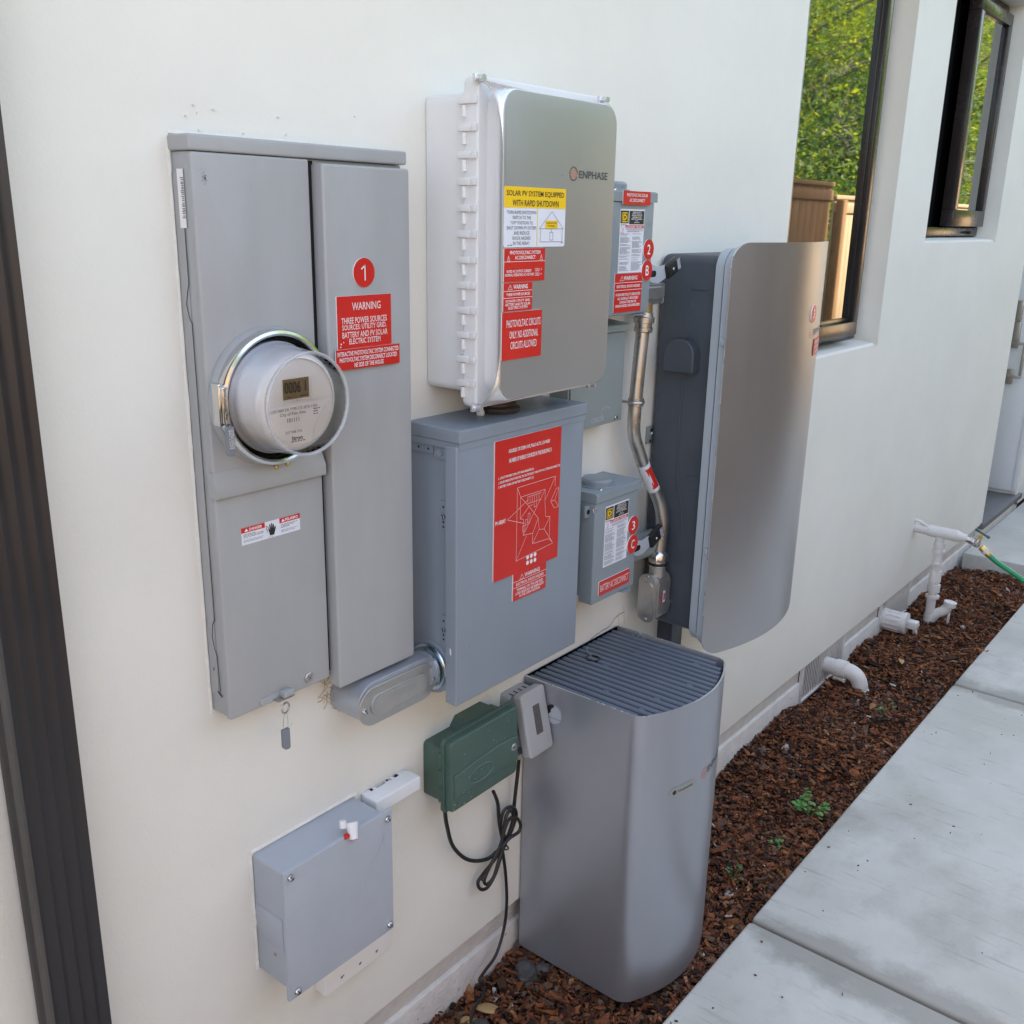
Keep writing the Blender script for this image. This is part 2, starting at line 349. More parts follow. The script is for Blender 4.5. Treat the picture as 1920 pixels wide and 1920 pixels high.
def screw(parent, x, y, z, r=.005, d=(0, -1, 0), m=None, name='screw', slot=True):
    mb = MB(); mb.lathe((x, y, z), d, [(r, 0), (r, r*.35), (r*.8, r*.7), (r*.4, r*.85), (0, r*.88)], m or chrome, 14)
    if slot:
        D = Vector(d); a = Vector((0, 0, 1)) if abs(D.z) < .5 else Vector((1, 0, 0)); b = D.cross(a)
        e = Vector((x, y, z))+D*(r*.86); q = (a*.8+b*.6).normalized()
        mb.obox(e, q*r*.7, q.cross(D)*r*.12, D*r*.06, blackp)
    return mb.build(name, parent)

# ---- engraved plates and printed labels: items in unit coordinates (u right, v down)
def draw(mb, x0, x1, z0, z1, y, items, warp=None):
    W, H = x1-x0, z1-z0
    X = lambda u: x0+u*W
    Zz = lambda v: z1-v*H
    for it in items:
        k = it[0]
        if k == 'R': _, a, b, c, d, m = it; mb.flat([(X(a), Zz(d)), (X(c), Zz(d)), (X(c), Zz(b)), (X(a), Zz(b))], y-.00025, m, warp)
        elif k == 'P': _, pts, m = it; mb.flat([(X(u), Zz(v)) for u, v in pts], y-.0004, m, warp)
        elif k == 'T':
            _, t, u, v, wd, ht, m = it[:7]; mb.text(t, X(u), Zz(v), wd*W, ht*H, y-.0006, m, it[7] if len(it) > 7 else 0, 0, warp)
        elif k == 'L': _, pts, wd, m = it; mb.line([(X(u), Zz(v)) for u, v in pts], wd, y-.0005, m, warp)
        elif k == 'C': _, u, v, rx, m = it; mb.flat(circ(X(u), Zz(v), rx, n=20), y-.0004, m, warp)
        elif k == 'D':
            _, a, v, b, ht, m = it; u = a
            while u < b-.005:
                e = min(b, u+random.uniform(.02, .075)); mb.flat([(X(u), Zz(v+ht/2)), (X(e), Zz(v+ht/2)), (X(e), Zz(v-ht/2)), (X(u), Zz(v-ht/2))], y-.0005, m, warp); u = e+.012
def TRI(u, v, s, asp, m, wd=.0006):
    a = [(u-s/2, v+s*asp/2), (u+s/2, v+s*asp/2), (u, v-s*asp/2), (u-s/2, v+s*asp/2)]
    return [('L', a, wd, m), ('L', [(u, v-s*asp*.15), (u, v+s*asp*.2)], wd, m)]
def plate(parent, name, x0, x1, z0, z1, y, th, items, face=redp, core=whitet, r=.001, warp=None, label=None):
    mb = MB(); P = rrect(x0, x1, z0, z1, r, 4)
    if warp:
        xs = np.linspace(x0, x1, 9); V = []; F = []
        for x in xs: V += [warp((x, y, z0)), warp((x, y-th, z0)), warp((x, y-th, z1)), warp((x, y, z1))]
        for i in range(8): b = i*4; F += [(b+j, b+(j+1) % 4, b+4+(j+1) % 4, b+4+j) for j in range(4)]
        mb.add(V, F, face)
    else: mb.prism(P, 'y', y, y-th, core, cap=face)
    draw(mb, x0, x1, z0, z1, y-th, items, warp)
    o = mb.build(name, parent, recalc=False)
    if label: o['label'] = label
    return o
def disc_tag(parent, x, z, y, r, ch, th=.0022):
    mb = MB(); mb.prism(circ(x, z, r, n=36), 'y', y, y-th, whitet, cap=redp)
    if ch == '1':
        mb.line([(x-.0052, z+.0058), (x+.0012, z+.0105), (x+.0012, z-.0105)], .0021, y-th-.0006, whitet)
    else: mb.text(ch, x, z, r*(.32 if ch == '1' else .60), r*.98, y-th-.0006, whitet, .008)
    o = mb.build('number_disc', parent, recalc=False); o['label'] = 'round red disc engraved %s' % ch; return o

# ================================================================== SETTING
g = MB(); g.add([(-60, -90, -.16), (90, -90, -.16), (90, 60, -.16), (-60, 60, -.16)], [(0, 1, 2, 3)], grnd); struct(g.build('ground'))

# ---- house
HX, HZ = 5.49, 3.9  # wall top is out of view, kept low so sun reaches the fence
W1 = (2.687, 3.495, 1.25, 2.78); W2 = (3.90, 4.857, 1.59, 2.53)
house = thing('house', 'cream stucco house wall with two dark framed windows and crawlspace vents', 'house', (0, 0, .1))
mb = MB()
xs = [-5, W1[0], W1[1], W2[0], W2[1], HX]; zs = [.128, W1[2], W2[2], W2[3], W1[3], HZ]
def hole(x, z):
    return any(a < x < b and c < z < d for a, b, c, d in (W1, W2))
V = []; F = []; idx = {}
def vid(p):
    if p not in idx: idx[p] = len(V); V.append(p)
    return idx[p]
for i in range(len(xs)-1):
    for j in range(len(zs)-1):
        if hole((xs[i]+xs[i+1])/2, (zs[j]+zs[j+1])/2): continue
        F.append(tuple(vid(p) for p in ((xs[i], 0, zs[j]), (xs[i+1], 0, zs[j]), (xs[i+1], 0, zs[j+1]), (xs[i], 0, zs[j+1]))))
for (a, b, c, d) in (W1, W2):
    zz = [z for z in zs if c <= z <= d]; sl = .02
    for x in (a, b):
        for k in range(len(zz)-1): F.append(tuple(vid(p) for p in ((x, 0, zz[k]), (x, .2, zz[k]+(sl if k == 0 else 0)), (x, .2, zz[k+1]), (x, 0, zz[k+1]))))
    F.append(tuple(vid(p) for p in ((a, 0, c), (b, 0, c), (b, .2, c+sl), (a, .2, c+sl))))
    F.append(tuple(vid(p) for p in ((a, 0, d), (b, 0, d), (b, .2, d), (a, .2, d))))
# ends, bottom lip
F.append(tuple(vid(p) for p in ((HX, 0, .128), (HX, 1.1, .128), (HX, 1.1, HZ), (HX, 0, HZ))))
F.append(tuple(vid(p) for p in ((-5, 0, .128), (-5, .024, .128), (HX, .024, .128), (HX, 0, .128))))
mb.add(V, F, stucco)
mb.box(HX+.001, 6.218, .0, 1.1, 2.45, HZ, stucco); mb.box(6.22, 10.2, .0, 1.1, .06, HZ, stucco); mb.box(10.201, 16, .0, 1.1, .06, 3.5, stucco); mb.box(HX, 6.25, 1.1, 1.2, .1, 2.45, stucco)
wall = mb.build('wall', house, recalc=False)
bv = wall.modifiers.new('b', 'BEVEL'); bv.width = .007; bv.segments = 3; bv.limit_method = 'ANGLE'; bv.angle_limit = rad(50); wall.data.polygons.foreach_set('use_smooth', [False]*len(wall.data.polygons))
mb = MB(); mb.box(-5, 10.2, 1.21, 7, HZ-.3, HZ, stucco); mb.box(-5, HX-.001, .21, 1.2, HZ-.3, HZ-.05, stucco); mb.box(-5, -4.9, .21, 1.2, 0, HZ-.31, stucco); mb.box(-5, 10.2, 6.9, 7, -.1, HZ-.301, stucco); mb.box(10.1, 10.2, 1.21, 6.9, -.1, HZ-.301, stucco); mb.box(10.21, 16, 1.11, 5, 3.2, 3.5, stucco)
mb.box(2.3, 10.2, .02, 7, HZ+.001, 5.35, stucco); mb.build('roof', house)  # unseen raised block added to throw shade on the fence
mb = MB(); mb.box(-5, 2.3, -.52, -.001, 2.96, 3.12, stucco, .004); mb.box(-5, 2.3, -.60, -.521, 2.99, 3.13, bronze, .006); mb.box(2.301, 10.2, -.22, -.001, 2.96, 3.12, stucco, .004); mb.box(2.301, 10.2, -.30, -.221, 2.99, 3.13, bronze, .006); mb.build('shading_eave', house)  # unseen overhang added to shade the upper wall, deeper at the left
mb = MB(); VENTS = ((3.185, 3.590), (3.994, 4.37))
segs = [(-5, 3.185), (3.590, 3.994), (4.37, HX)]
for a, b in segs:
    mb.box(a, b, .022, .25, .058, .1275, found, .003); mb.box(a, b, .012, .25, -.16, .0575, found, .004)
mb.box(3.185, 4.37, .10, .25, -.16, .1275, darkv); mb.build('foundation', house)
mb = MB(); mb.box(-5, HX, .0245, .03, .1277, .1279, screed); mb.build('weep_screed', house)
for k, (a, b) in enumerate(VENTS):
    mb = MB(); z0, z1 = -.03, .126
    for (p, q, r_, s_) in ((a, b, z1-.01, z1), (a, b, z0, z0+.01), (a, a+.012, z0+.0101, z1-.0101), (b-.012, b, z0+.0101, z1-.0101)): mb.box(p, q, .008, .02, r_, s_, whitep, .001)
    nn = 24
    for i in range(nn):
        x = a+.016+(b-a-.032)*i/(nn-1); mb.box(x-.0022, x+.0022, .012, .0145, z0+.0102, z1-.0102, whitep)
    mb.build('crawlspace_vent', house)
# stucco patch ridges round the panels, crack, blemishes
mb = MB()
def ragged(x0, z0, x1, z1, wd, y=-.0012, n=40, m=patch, th=.003):
    d = Vector((x1-x0, z1-z0)); L = d.length; d.normalize(); nx = Vector((-d.y, d.x)); A = []; B = []
    for i in range(n+1):
        p = Vector((x0, z0))+d*L*i/n; e = wd*random.uniform(.35, 1.1); A.append(p+nx*e*.3); B.append(p-nx*e)
    V = [(q.x, y-random.uniform(.3, 1)*th, q.y) for q in A]+[(q.x, .001, q.y) for q in B]+[(q.x, .001, q.y) for q in A]
    F = [(i, i+1, n+2+i, n+1+i) for i in range(n)]+[(i, 2*n+2+i, 2*n+3+i, i+1) for i in range(n)]; mb.add(V, F, m)
ragged(.766, 1.747, .766, .92, .006, th=.0014); ragged(1.15, 1.745, .766, 1.745, .007, th=.0016); ragged(.818, .645, .818, .415, .006, th=.0014); ragged(1.05, .645, .818, .645, .006, th=.0014)
for i in range(9):
    x = random.uniform(.78, 1.17); z = 1.75+random.expovariate(90); mb.prism(circ(x, z, random.uniform(.001, .0035), random.uniform(.001, .002), n=7), 'y', .001, -.0022, patch)
mb.build('stucco_patch', house)
mb = MB(); cr_ = random.Random(21); pts = [(1.738, .686)]
while pts[-1][0] < 1.925: x = pts[-1][0]+cr_.uniform(.006, .014); pts.append((x, .686+(x-1.738)*.20+.004*math.sin(60*x)+cr_.uniform(-.002, .002)))
mb.line(pts, .0019, -.0008, crackm); mb.line([(1.772, .694), (1.776, .682), (1.785, .676)], .0012, -.0006, crackm); mb.line([(1.905, pts[-3][1]), (1.912, .70), (1.917, .672)], .0008, -.0006, crackm); mb.line([(1.93, .74), (1.937, .69)], .0008, -.0006, crackm)
mb.build('wall_crack', house, recalc=False)

# ---- windows (parts of the house)
def window(x0, x1, z0, z1, casement):
    mb = MB(); y = .075; f = .035
    for (a, b, c, d) in ((x0+.002, x1-.002, z0, z0+f), (x0+.002, x1-.002, z1-f, z1), (x0+.002, x0+f, z0+f, z1-f), (x1-f, x1-.002, z0+f, z1-f)): mb.box(a, b, y, y+.09, c, d, bronze, .003)
    fr = mb.build('window', house)
    if not casement:
        mb = MB(); a, b, c, d = x0+.003, 3.352, z0+.026, z1-f; s = .046; yy = .020
        for (p, q, r_, t) in ((a, b, c, c+s), (a, b, d-s, d), (a, a+s, c+s, d-s), (b-s, b, c+s, d-s)): mb.box(p, q, yy, yy+.052, r_, t, bronze, .003)
        for (p, q, r_, t) in ((a+s, b-s, c+s, c+s+.014), (a+s, b-s, d-s-.014, d-s), (a+s, a+s+.014, c+s+.014, d-s-.014), (b-s-.014, b-s, c+s+.014, d-s-.014)): mb.box(p, q, yy+.012, yy+.05, r_, t, bronze, .002)
        mb.build('sash', fr)
        mb = MB(); mb.box(a+s+.014, b-s-.014, yy+.02, yy+.04, c+s+.014, d-s-.014, winglass); mb.build('glass_pane', fr)
    else:
        a, b, c, d = x0+f, x1-f, z0+f, z1-f; xm = 4.36; s = .05
        mb = MB(); mb.box(a, b, .155, .16, c, d, screenm); mb.box(a, a+.02, .12, .1349, c, d, bronze, .002); mb.box(xm-.11, xm-.09, .12, .1349, c, d, bronze, .002); mb.build('insect_screen', fr)  # solid screen sheet, carried on behind the sash as a dark backing
        mb = MB(); mb.box(xm-.0899, xm+.06, .145, .15, c, d, darkv); mb.build('shade_panel', fr)  # near-black panel paints the darkness behind the open sash
        mb = MB(); yy = .045
        for (p, q, r_, t) in ((xm, b, c+.004, c+s+.02), (xm, b, d-s, d-.004), (xm, xm+s, c+s+.02, d-s), (b-s, b, c+s+.02, d-s)): mb.box(p, q, yy, yy+.05, r_, t, bronze, .003)
        mb.build('sash', fr)
        mb = MB(); mb.box(xm+s, b-s, yy+.015, yy+.035, c+s+.02, d-s, winglass); mb.build('glass_pane', fr)
        mb = MB(); mb.box(b-.13, b-.09, .058, .0745, z0+.008, z0+.02, blackp, .001); mb.build('latch', fr)
    return fr
window(W1[0], W1[1], W1[2]+.012, W1[3], False); window(W2[0], W2[1], W2[2]+.014, W2[3]-.002, True)

# ---- door in the recess
mb = MB(); mb.box(6.19, 6.2199, -.005, .022, .16, 2.42, doorm, .002); mb.box(6.198, 6.2199, .0225, .162, .16, 2.42, doorm, .001); mb.box(6.185, 6.2199, .166, .176, .16, 2.42, doorm, .001); mb.box(6.2, 6.2199, .18, 1.09, .16, 2.42, doorm)
door = mb.build('door', house)
mb = MB(); X_ = 6.18
mb.box(X_, 6.198, .118, .15, 1.14, 1.25, satin, .003); mb.box(X_, 6.198, .112, .15, .985, 1.135, satin, .003); mb.box(X_, 6.198, .112, .15, .78, .865, satin, .003)
mb.box(X_-.04, X_-.0005, .122, .136, .823, .838, satin, .002); mb.box(X_-.04, X_-.0005, .122, .136, 1.01, 1.025, satin, .002)
mb.box(X_-.055, X_-.0405, .06, .136, .823, .838, satin, .002); mb.box(X_-.055, X_-.0405, .06, .136, 1.01, 1.025, satin, .002); mb.box(X_-.055, X_-.0405, .06, .075, .8385, 1.0095, satin, .002)
mb.build('handle', door)
mb = MB(); mb.box(5.455, 6.3, -.018, 1.09, .105, .135, slate, .003); struct(mb.build('doorstep'))
mb = MB(); mb.box(5.47, 6.29, .0, 1.09, -.1, .1045, found, .003); struct(mb.build('step_riser'))
mb = MB(); mb.box(5.14, 9.5, -2.45, -.012, -.15, .058, concrete, .006); struct(mb.build('landing_pad'))
# pot by the door, only its edge is in the picture
mb = MB(); mb.lathe((6.62, -.16, .06), (0, 0, 1), [(.10, 0), (.125, .16), (.135, .165), (.135, .19), (.12, .19), (.11, .15)], blackp, 28)
single(mb, 'plant_pot', 'black round pot cut off at the right edge beyond the doorstep', 'pot', (6.62, -.16, .06))

# ---- path slabs
def slab(x0, x1, y0=-2.45, y1=-.392, zt=.014):  # slabs widened out of view toward the fence to bounce light up
    mb = MB(); mb.box(x0, x1, y0, y1, -.13, zt, concrete, .009, 3); struct(mb.build('path'))
slab(-1.2, 1.955); slab(1.967, 3.640); slab(3.652, 5.132)
mb = MB(); mb.box(-1.1, 5.1, -2.4, -.42, -.15, -.004, soil); struct(mb.build('joint_filler'))

# ---- mulch bed
def mh(x, y): return -.012+.010*math.sin(7*x+2*y)+.008*math.sin(17*x-9*y)+.006*math.sin(31*y+5*x)-.016*max(0, 1+y/.10)*(1.35-.35*math.sin(9*x)-.2*x)
nx, ny = 260, 24; V = []; F = []
for i in range(nx+1):
    for j in range(ny+1):
        x = -1+6.14*i/nx; y = -.40+.44*j/ny; V.append((x, y, mh(x, y)-.012))
for i in range(nx):
    for j in range(ny): a = i*(ny+1)+j; F.append((a, a+ny+1, a+ny+2, a+1))
g = MB(); g.add(V, F, soil); struct(g.build('soil'))
rng = np.random.default_rng(3)
def chips(n, xr, yr, smin, smax, name):
    L = np.exp(rng.normal(math.log((smin*smax)**.5), .42, n)).clip(smin*.6, smax*1.5); Wd = L*rng.uniform(.25, .6, n); T = L*rng.uniform(.07, .22, n)
    base = np.array([(-1, -1, -1), (1, -1, -1), (1, 1, -1), (-1, 1, -1), (-1, -1, 1), (1, -1, 1), (1, 1, 1), (-1, 1, 1)], float)
    P = base[None]*np.stack([L, Wd, T], 1)[:, None, :]*.5; P = P*rng.uniform(.45, 1.1, (n, 8, 3)); P[:, :, 2] += (P[:, :, 0]**2)/L[:, None]*rng.uniform(-.8, .8, (n, 1))
    a = rng.uniform(0, 2*math.pi, n); t1 = rng.normal(0, .38, n); t2 = rng.normal(0, .38, n)
    ca, sa = np.cos(a), np.sin(a); z0 = np.zeros(n); o1 = np.ones(n)
    Rz = np.stack([np.stack([ca, -sa, z0], 1), np.stack([sa, ca, z0], 1), np.stack([z0, z0, o1], 1)], 1)
    Rx = np.stack([np.stack([o1, z0, z0], 1), np.stack([z0, np.cos(t1), -np.sin(t1)], 1), np.stack([z0, np.sin(t1), np.cos(t1)], 1)], 1)
    Ry = np.stack([np.stack([np.cos(t2), z0, np.sin(t2)], 1), np.stack([z0, o1, z0], 1), np.stack([-np.sin(t2), z0, np.cos(t2)], 1)], 1)
    P = np.einsum('nij,nkj->nki', Rz@Rx@Ry, P)
    x = rng.uniform(*xr, n); y = rng.uniform(*yr, n); z = np.array([mh(p, q) for p, q in zip(x, y)])+rng.uniform(-.008, .012, n)
    P += np.stack([x, y, z], 1)[:, None, :]; V = P.reshape(-1, 3)
    fb = np.array([(0, 3, 2, 1), (4, 5, 6, 7), (0, 1, 5, 4), (1, 2, 6, 5), (2, 3, 7, 6), (3, 0, 4, 7)])
    Fa = (fb[None]+8*np.arange(n)[:, None, None]).reshape(-1, 4)
    me = bpy.data.meshes.new(name); me.from_pydata(V.tolist(), [], Fa.tolist())
    for m in barks+[peb]: me.materials.append(m)
    k = rng.choice(7, n, p=[.32, .25, .15, .135, .030, .11, .005]); me.polygons.foreach_set('material_index', np.repeat(k, 6)); me.update()
    o = bpy.data.objects.new(name, me); COL.objects.link(o); return struct(o, 'stuff')
chips(52000, (.7, 5.13), (-.392, .012), .007, .025, 'bark_mulch')
chips(1500, (.9, 5.13), (-.392, .0), .022, .042, 'bark_mulch')

# ================================================================== FENCE AND TREES ACROSS THE YARD (seen reflected)
def fence(name, label, x0, x1, zt, m, y=-2.6, post=None):
    t = thing(name, label, 'fence', ((x0+x1)/2, y, -.16)); mb = MB(); x = x0
    while x < x1-.02:
        wd = random.uniform(.132, .142); mb.box(x, min(x+wd, x1), y, y+.018, -.14, zt+random.uniform(-.004, .004), m, .002); x += wd+.004
    mb.build('boards', t)
    mb = MB(); mb.box(x0, x1, y-.05, y+.04, zt+.006, zt+.044, m, .004); mb.build('cap_rail', t)
    mb = MB(); mb.box(x0, x1, y+.0185, y+.034, zt-.12, zt-.03, m, .003); mb.build('rail', t)
    x = x0+.05
    while x < x1:
        mb = MB(); mb.box(x-.045, x+.045, y+.0345, y+.115, -.14, zt-.002, post or m, .004); mb.build('post', t); x += 2.4
    return t
fence('wood_fence', 'dark weathered board fence seen only as a dull reflection in the metal fronts', -6, 8.25, 1.95, darkcedar, post=darkcedar)
fence('wood_fence', 'brown board fence reflected in the left part of the nearer window', 8.3, 9.6, 1.97, cedar, post=darkcedar)
fence('wood_fence', 'pale new board fence reflected in the right part of the window', 9.68, 20, 1.86, pine, post=cedar)
def tree_mesh(h, cr, n, seed, mats, pal):
    r = np.random.default_rng(seed); nb = 70
    c = np.stack([r.normal(0, cr*.42, nb), r.normal(0, cr*.42, nb), r.uniform(.16, .97, nb)*h], 1); tap = 1.15-.55*c[:, 2]/h; c[:, :2] *= tap[:, None]
    k = r.integers(0, nb, n); P = c[k]+r.normal(0, 1, (n, 3))*np.array([.30, .30, .22])*cr*.72
    a = r.normal(0, 1, (n, 3)); a[:, 2] -= .5; a /= np.linalg.norm(a, axis=1)[:, None]; b = np.cross(a, r.normal(0, 1, (n, 3))); b /= np.linalg.norm(b, axis=1)[:, None]
    Ls = r.uniform(.05, .115, n)[:, None]; Ws = Ls*r.uniform(.28, .45, (n, 1))
    V = np.stack([P-a*Ls*.5, P+b*Ws*.5, P+a*Ls*.5, P-b*Ws*.5], 1).reshape(-1, 3); Fa = np.arange(4*n).reshape(-1, 4)
    me = bpy.data.meshes.new('crown'); me.from_pydata(V.tolist(), [], Fa.tolist())
    for m in mats: me.materials.append(m)
    clump = r.choice(len(mats), nb, p=pal); km = np.where(r.random(n) < .7, clump[k], r.choice(len(mats), n, p=pal)); me.polygons.foreach_set('material_index', km); me.update()
    tb = MB(); tb.tube([(0, 0, -.05), (.05, .03, h*.3), (-.04, .05, h*.6), (.02, 0, h*.88)], lambda t: .11*(1-t)+.015, barkt, 9)
    rr = random.Random(seed)
    for i in range(16):
        z = h*rr.uniform(.12, .75); an = rr.uniform(0, 6.28); L = cr*rr.uniform(.6, 1.15)
        p = [Vector((0, 0, z)), Vector((math.cos(an)*L*.5, math.sin(an)*L*.5, z+L*.22)), Vector((math.cos(an+.2)*L, math.sin(an+.2)*L, z+L*.3))]
        tb.tube(p, lambda t: .035*(1-t)+.006, barkt, 6, 4)
        for q in range(4): s_ = p[1].lerp(p[2], rr.random()); e = s_+Vector((rr.uniform(-.5, .5), rr.uniform(-.5, .5), rr.uniform(-.1, .5))); tb.tube([s_, (s_+e)/2+Vector((0, 0, .05)), e], .006, barkt, 4, 3)
    return me, tb
TM = [tree_mesh(5.2, 1.9, 20000, 1, [leafB, leafA, leafC], [.62, .30, .08]), tree_mesh(6.6, 2.2, 24000, 2, [leafA, leafC, leafB], [.45, .33, .22]), tree_mesh(4.2, 1.7, 18000, 5, [leafB, leafA, leafC], [.80, .18, .02])]
TR = []
def tree(kind, x, y, s, rz, label):
    t = thing('tree', label, 'tree', (x, y, -.16), 'trees behind the fence'); t.rotation_euler[2] = rz; s *= .88 if kind == 1 else 1; t.scale = (s, s, s)
    if TR and kind < len(TR) and TR[kind]: tr = TR[kind].copy(); COL.objects.link(tr)
    else: tr = TM[kind][1].build('trunk'); 
    tr.parent = t; cr = bpy.data.objects.new('crown', TM[kind][0]); COL.objects.link(cr); cr.parent = t; return tr
spots = [(0, 1.2, -5.2, .75, 0), (2, 4.2, -4.6, .9, 1), (0, 6.9, -4.9, .95, 2.2), (2, 9.0, -4.1, .95, .7), (0, 11.2, -4.6, 1.0, 4.), (1, 13.5, -4.7, 1.0, 1.7), (2, 15.4, -4.0, 1.05, 3.), (1, 17.5, -4.9, 1.05, .2), (1, 20.5, -5.2, 1.1, 2.6), (0, 23.5, -5.0, 1.2, 5), (1, 27, -6, 1.3, 1.1), (0, 31, -6, 1.4, 2.), (1, 8.2, -7.2, 1.15, 3.3), (0, 12.4, -7.5, 1.3, .9), (1, 16.5, -8, 1.3, 5.2), (0, -3, -6.4, .9, 2.)]
spots += [(i % 2, 6.5+2.1*i, -6.6-.5*(i % 3), .95+.04*i, 1.3*i) for i in range(9)]+[(2, 7.6+2.3*i, -5.6, 1.05, 2.1*i) for i in range(7)]
lab = ['loose yellow green tree growing beyond the board fence', 'tall bright yellow green tree reflected in the far window', 'low dark green tree showing bare grey twigs above the fence']
TR = [None, None, None]
for (k, x, y, s, rz) in spots:
    y = min(y, -4.75 if k == 2 else -5.1)
    tr = tree(k, x, y, s, rz, lab[k]); TR[k] = TR[k] or tr

# ================================================================== DOWNSPOUT
ds = thing('downspout', 'dark bronze ribbed downspout running down the wall at the left edge', 'downspout', (.492, -.03, -.05))
P = []
for i in range(5):
    x = .456+.0745*(i/4); P.append((x, -.062))
    if i < 4: P += [(x+.006, -.0585), (x+.0125, -.0585)]
P = [(.455, -.010)]+[(.455, -.0225), (.458, -.0265), (.458, -.0325), (.455, -.0365), (.455, -.056)]+P+[(.531, -.056), (.531, -.0365), (.528, -.0325), (.528, -.0265), (.531, -.0225), (.531, -.010)]
mb = MB(); mb.prism(P, 'z', -.05, 2.9605, bronzes); mb.build('pipe', ds, sharp=50)
for z in (.35, 2.9):
    mb = MB(); mb.box(.4515, .4545, -.064, -.0005, z, z+.03, bronzes); mb.box(.5315, .5345, -.064, -.0005, z, z+.03, bronzes); mb.box(.4515, .5345, -.0665, -.0645, z, z+.03, bronzes); mb.build('strap', ds)

# ================================================================== METER PANEL
mp = thing('meter_panel', 'tall light grey electric meter panel with round glass meter and two covers', 'electrical panel', (.96, 0, .92))
mb = MB(); mb.box(.770, 1.148, -.036, .03, .925, 1.722, pgray, .002)
mb.box(.7685, .7695, -.0205, -.001, .957, 1.697, pgray); mb.build('enclosure', mp)
# knock-out seam on the visible side
mb = MB()
sw = lambda q: (.7680, q[0], q[2])
seam = [(-.0215, 1.70), (-.0215, 1.556), (-.017, 1.545), (-.013, 1.53), (-.0175, 1.512), (-.0225, 1.505), (-.0235, 1.30), (-.0235, 1.292), (-.0245, 1.08), (-.018, 1.07), (-.0145, 1.05), (-.019, 1.03), (-.0235, 1.022), (-.025, .99), (-.026, .965)]
mb.line(seam, .0014, 0, darkv, warp=sw); mb.line([(-.020, .962), (-.028, .957)], .003, 0, darkv, warp=sw); mb.line([(-.012, .995), (-.014, 1.0)], .0016, 0, darkv, warp=sw); mb.build('knockout_seam', mp, recalc=False)
mb = MB(); tw = lambda q: (.7678, q[0], q[2])
mb.flat([(-.027, 1.6275), (-.013, 1.6275), (-.013, 1.7005), (-.027, 1.7005)], 0, whitet, tw)
z = 1.690
while z > 1.64: mb.flat([(-.0265, z), (-.021+random.uniform(-.002, .002), z), (-.021, z-.0012), (-.0265, z-.0012)], 0, gink, lambda q: (.7675, q[0], q[2])); z -= random.uniform(.0018, .0032)
mb.build('printed_label', mp, recalc=False)
mb = MB(); mb.prism(rrect(.7655, 1.1515, 1.7225, 1.7425, .0035, 4), 'y', .004, -.0465, pgray, r1=.003); mb.build('top_cap', mp)
# left cover with the meter socket, band, lower cover
mb = MB(); mb.prism(rrect(.769, .9590, 1.2905, 1.7215, .0035, 4), 'y', -.0365, -.0445, pgray, r1=.003); mb.build('meter_cover', mp)
mb = MB(); PB = [(-.0365, 1.266), (-.0525, 1.266), (-.0535, 1.268), (-.0535, 1.283), (-.0445, 1.302), (-.0365, 1.302)]
mb.prism(PB, 'x', .766, .9625, pgray); mb.build('cover_flange', mp, sharp=50)
mb = MB(); mb.prism(rrect(.769, .962, .922, 1.2655, .0035, 4), 'y', -.0365, -.0450, pgray, r1=.003); mb.build('lower_cover', mp)
mb = MB(); mb.box(.9625, .9720, -.037, -.0362, .93, 1.72, darkv); mb.build('gap', mp)
mb = MB(); mb.prism(rrect(.9695, 1.1425, .903, 1.7165, .0045, 4), 'y', -.0365, -.0605, pgray, r1=.004); mb.build('breaker_door', mp)
for (x, z) in ((.789, 1.695), (.795, 1.70), (.783, 1.688), (.79, 1.683), (.786, 1.691), (.792, 1.692)):
    pass
mb = MB()
for i in range(40): mb.flat(circ(.7865+random.gauss(0, .0028), 1.690+random.gauss(0, .0042), random.uniform(.0004, .0011), n=6), -.0448, jgray)
mb.build('scuff_mark', mp, recalc=False)
screw(mp, .918, .0, .937) if False else None
mb = MB(); mb.lathe((.918, -.045, .9385), (0, -1, 0), [(.0085, 0), (.0085, .002), (.0075, .003), (.004, .0032)], steel, 24); mb.line([(.915, .9355), (.921, .9415)], .0012, -.0484, gink); mb.line([(.921, .9355), (.915, .9415)], .0012, -.0484, gink); mb.build('cover_screw', mp, recalc=False)
mb = MB(); mb.prism(capsule(.822, .868, .9245, .9365), 'y', -.045, -.0475, pgray, r1=.001); mb.box(.845, .878, -.060, -.045, .9265, .929, steel, .0006); mb.box(.858, .877, -.0595, -.0475, .929, .9385, pgray, .001); mb.build('latch', mp)
# electricity meter
cx, cz = .868, 1.398
mt = MB(); mt.lathe((cx, -.0446, cz), (0, -1, 0), [(.0985, 0), (.0985, .006), (.095, .012), (.086, .012), (.086, 0)], pgray, 56)
em = mt.build('electric_meter', mp)
mb = MB(); mb.lathe((cx, -.0570, cz), (0, -1, 0), [(.0955, 0), (.0962, .002), (.0962, .012), (.0945, .015), (.0905, .0165), (.0875, .015), (.0868, .012), (.0868, 0)], chrome, 64); mb.build('sealing_ring', em)
mb = MB(); mb.lathe((cx, -.046, cz), (0, -1, 0), [(.0865, 0), (.0865, .012), (.074, .0125)], darkv, 48); mb.build('socket', em)
mb = MB(); mb.lathe((cx, -.052, cz), (0, -1, 0), [(.0775, 0), (.0795, .006), (.0795, .012), (.0735, .014), (.0725, .030), (.0705, .040), (.0700, .054), (.066, .060), (.0605, .063), (.0600, .061)], mbody, 64, close=False); mb.build('meter_body', em)
mb = MB(); mb.prism(circ(cx, cz, .0605, n=56), 'y', -.10, -.1135, mface)
fy = -.1136
fx0, fx1, fz0, fz1 = cx-.0605, cx+.0605, cz-.0605, cz+.0605
arc = [(.5+.485*math.cos(rad(a)), .5-.485*math.sin(rad(a))) for a in range(182, 272, 6)]
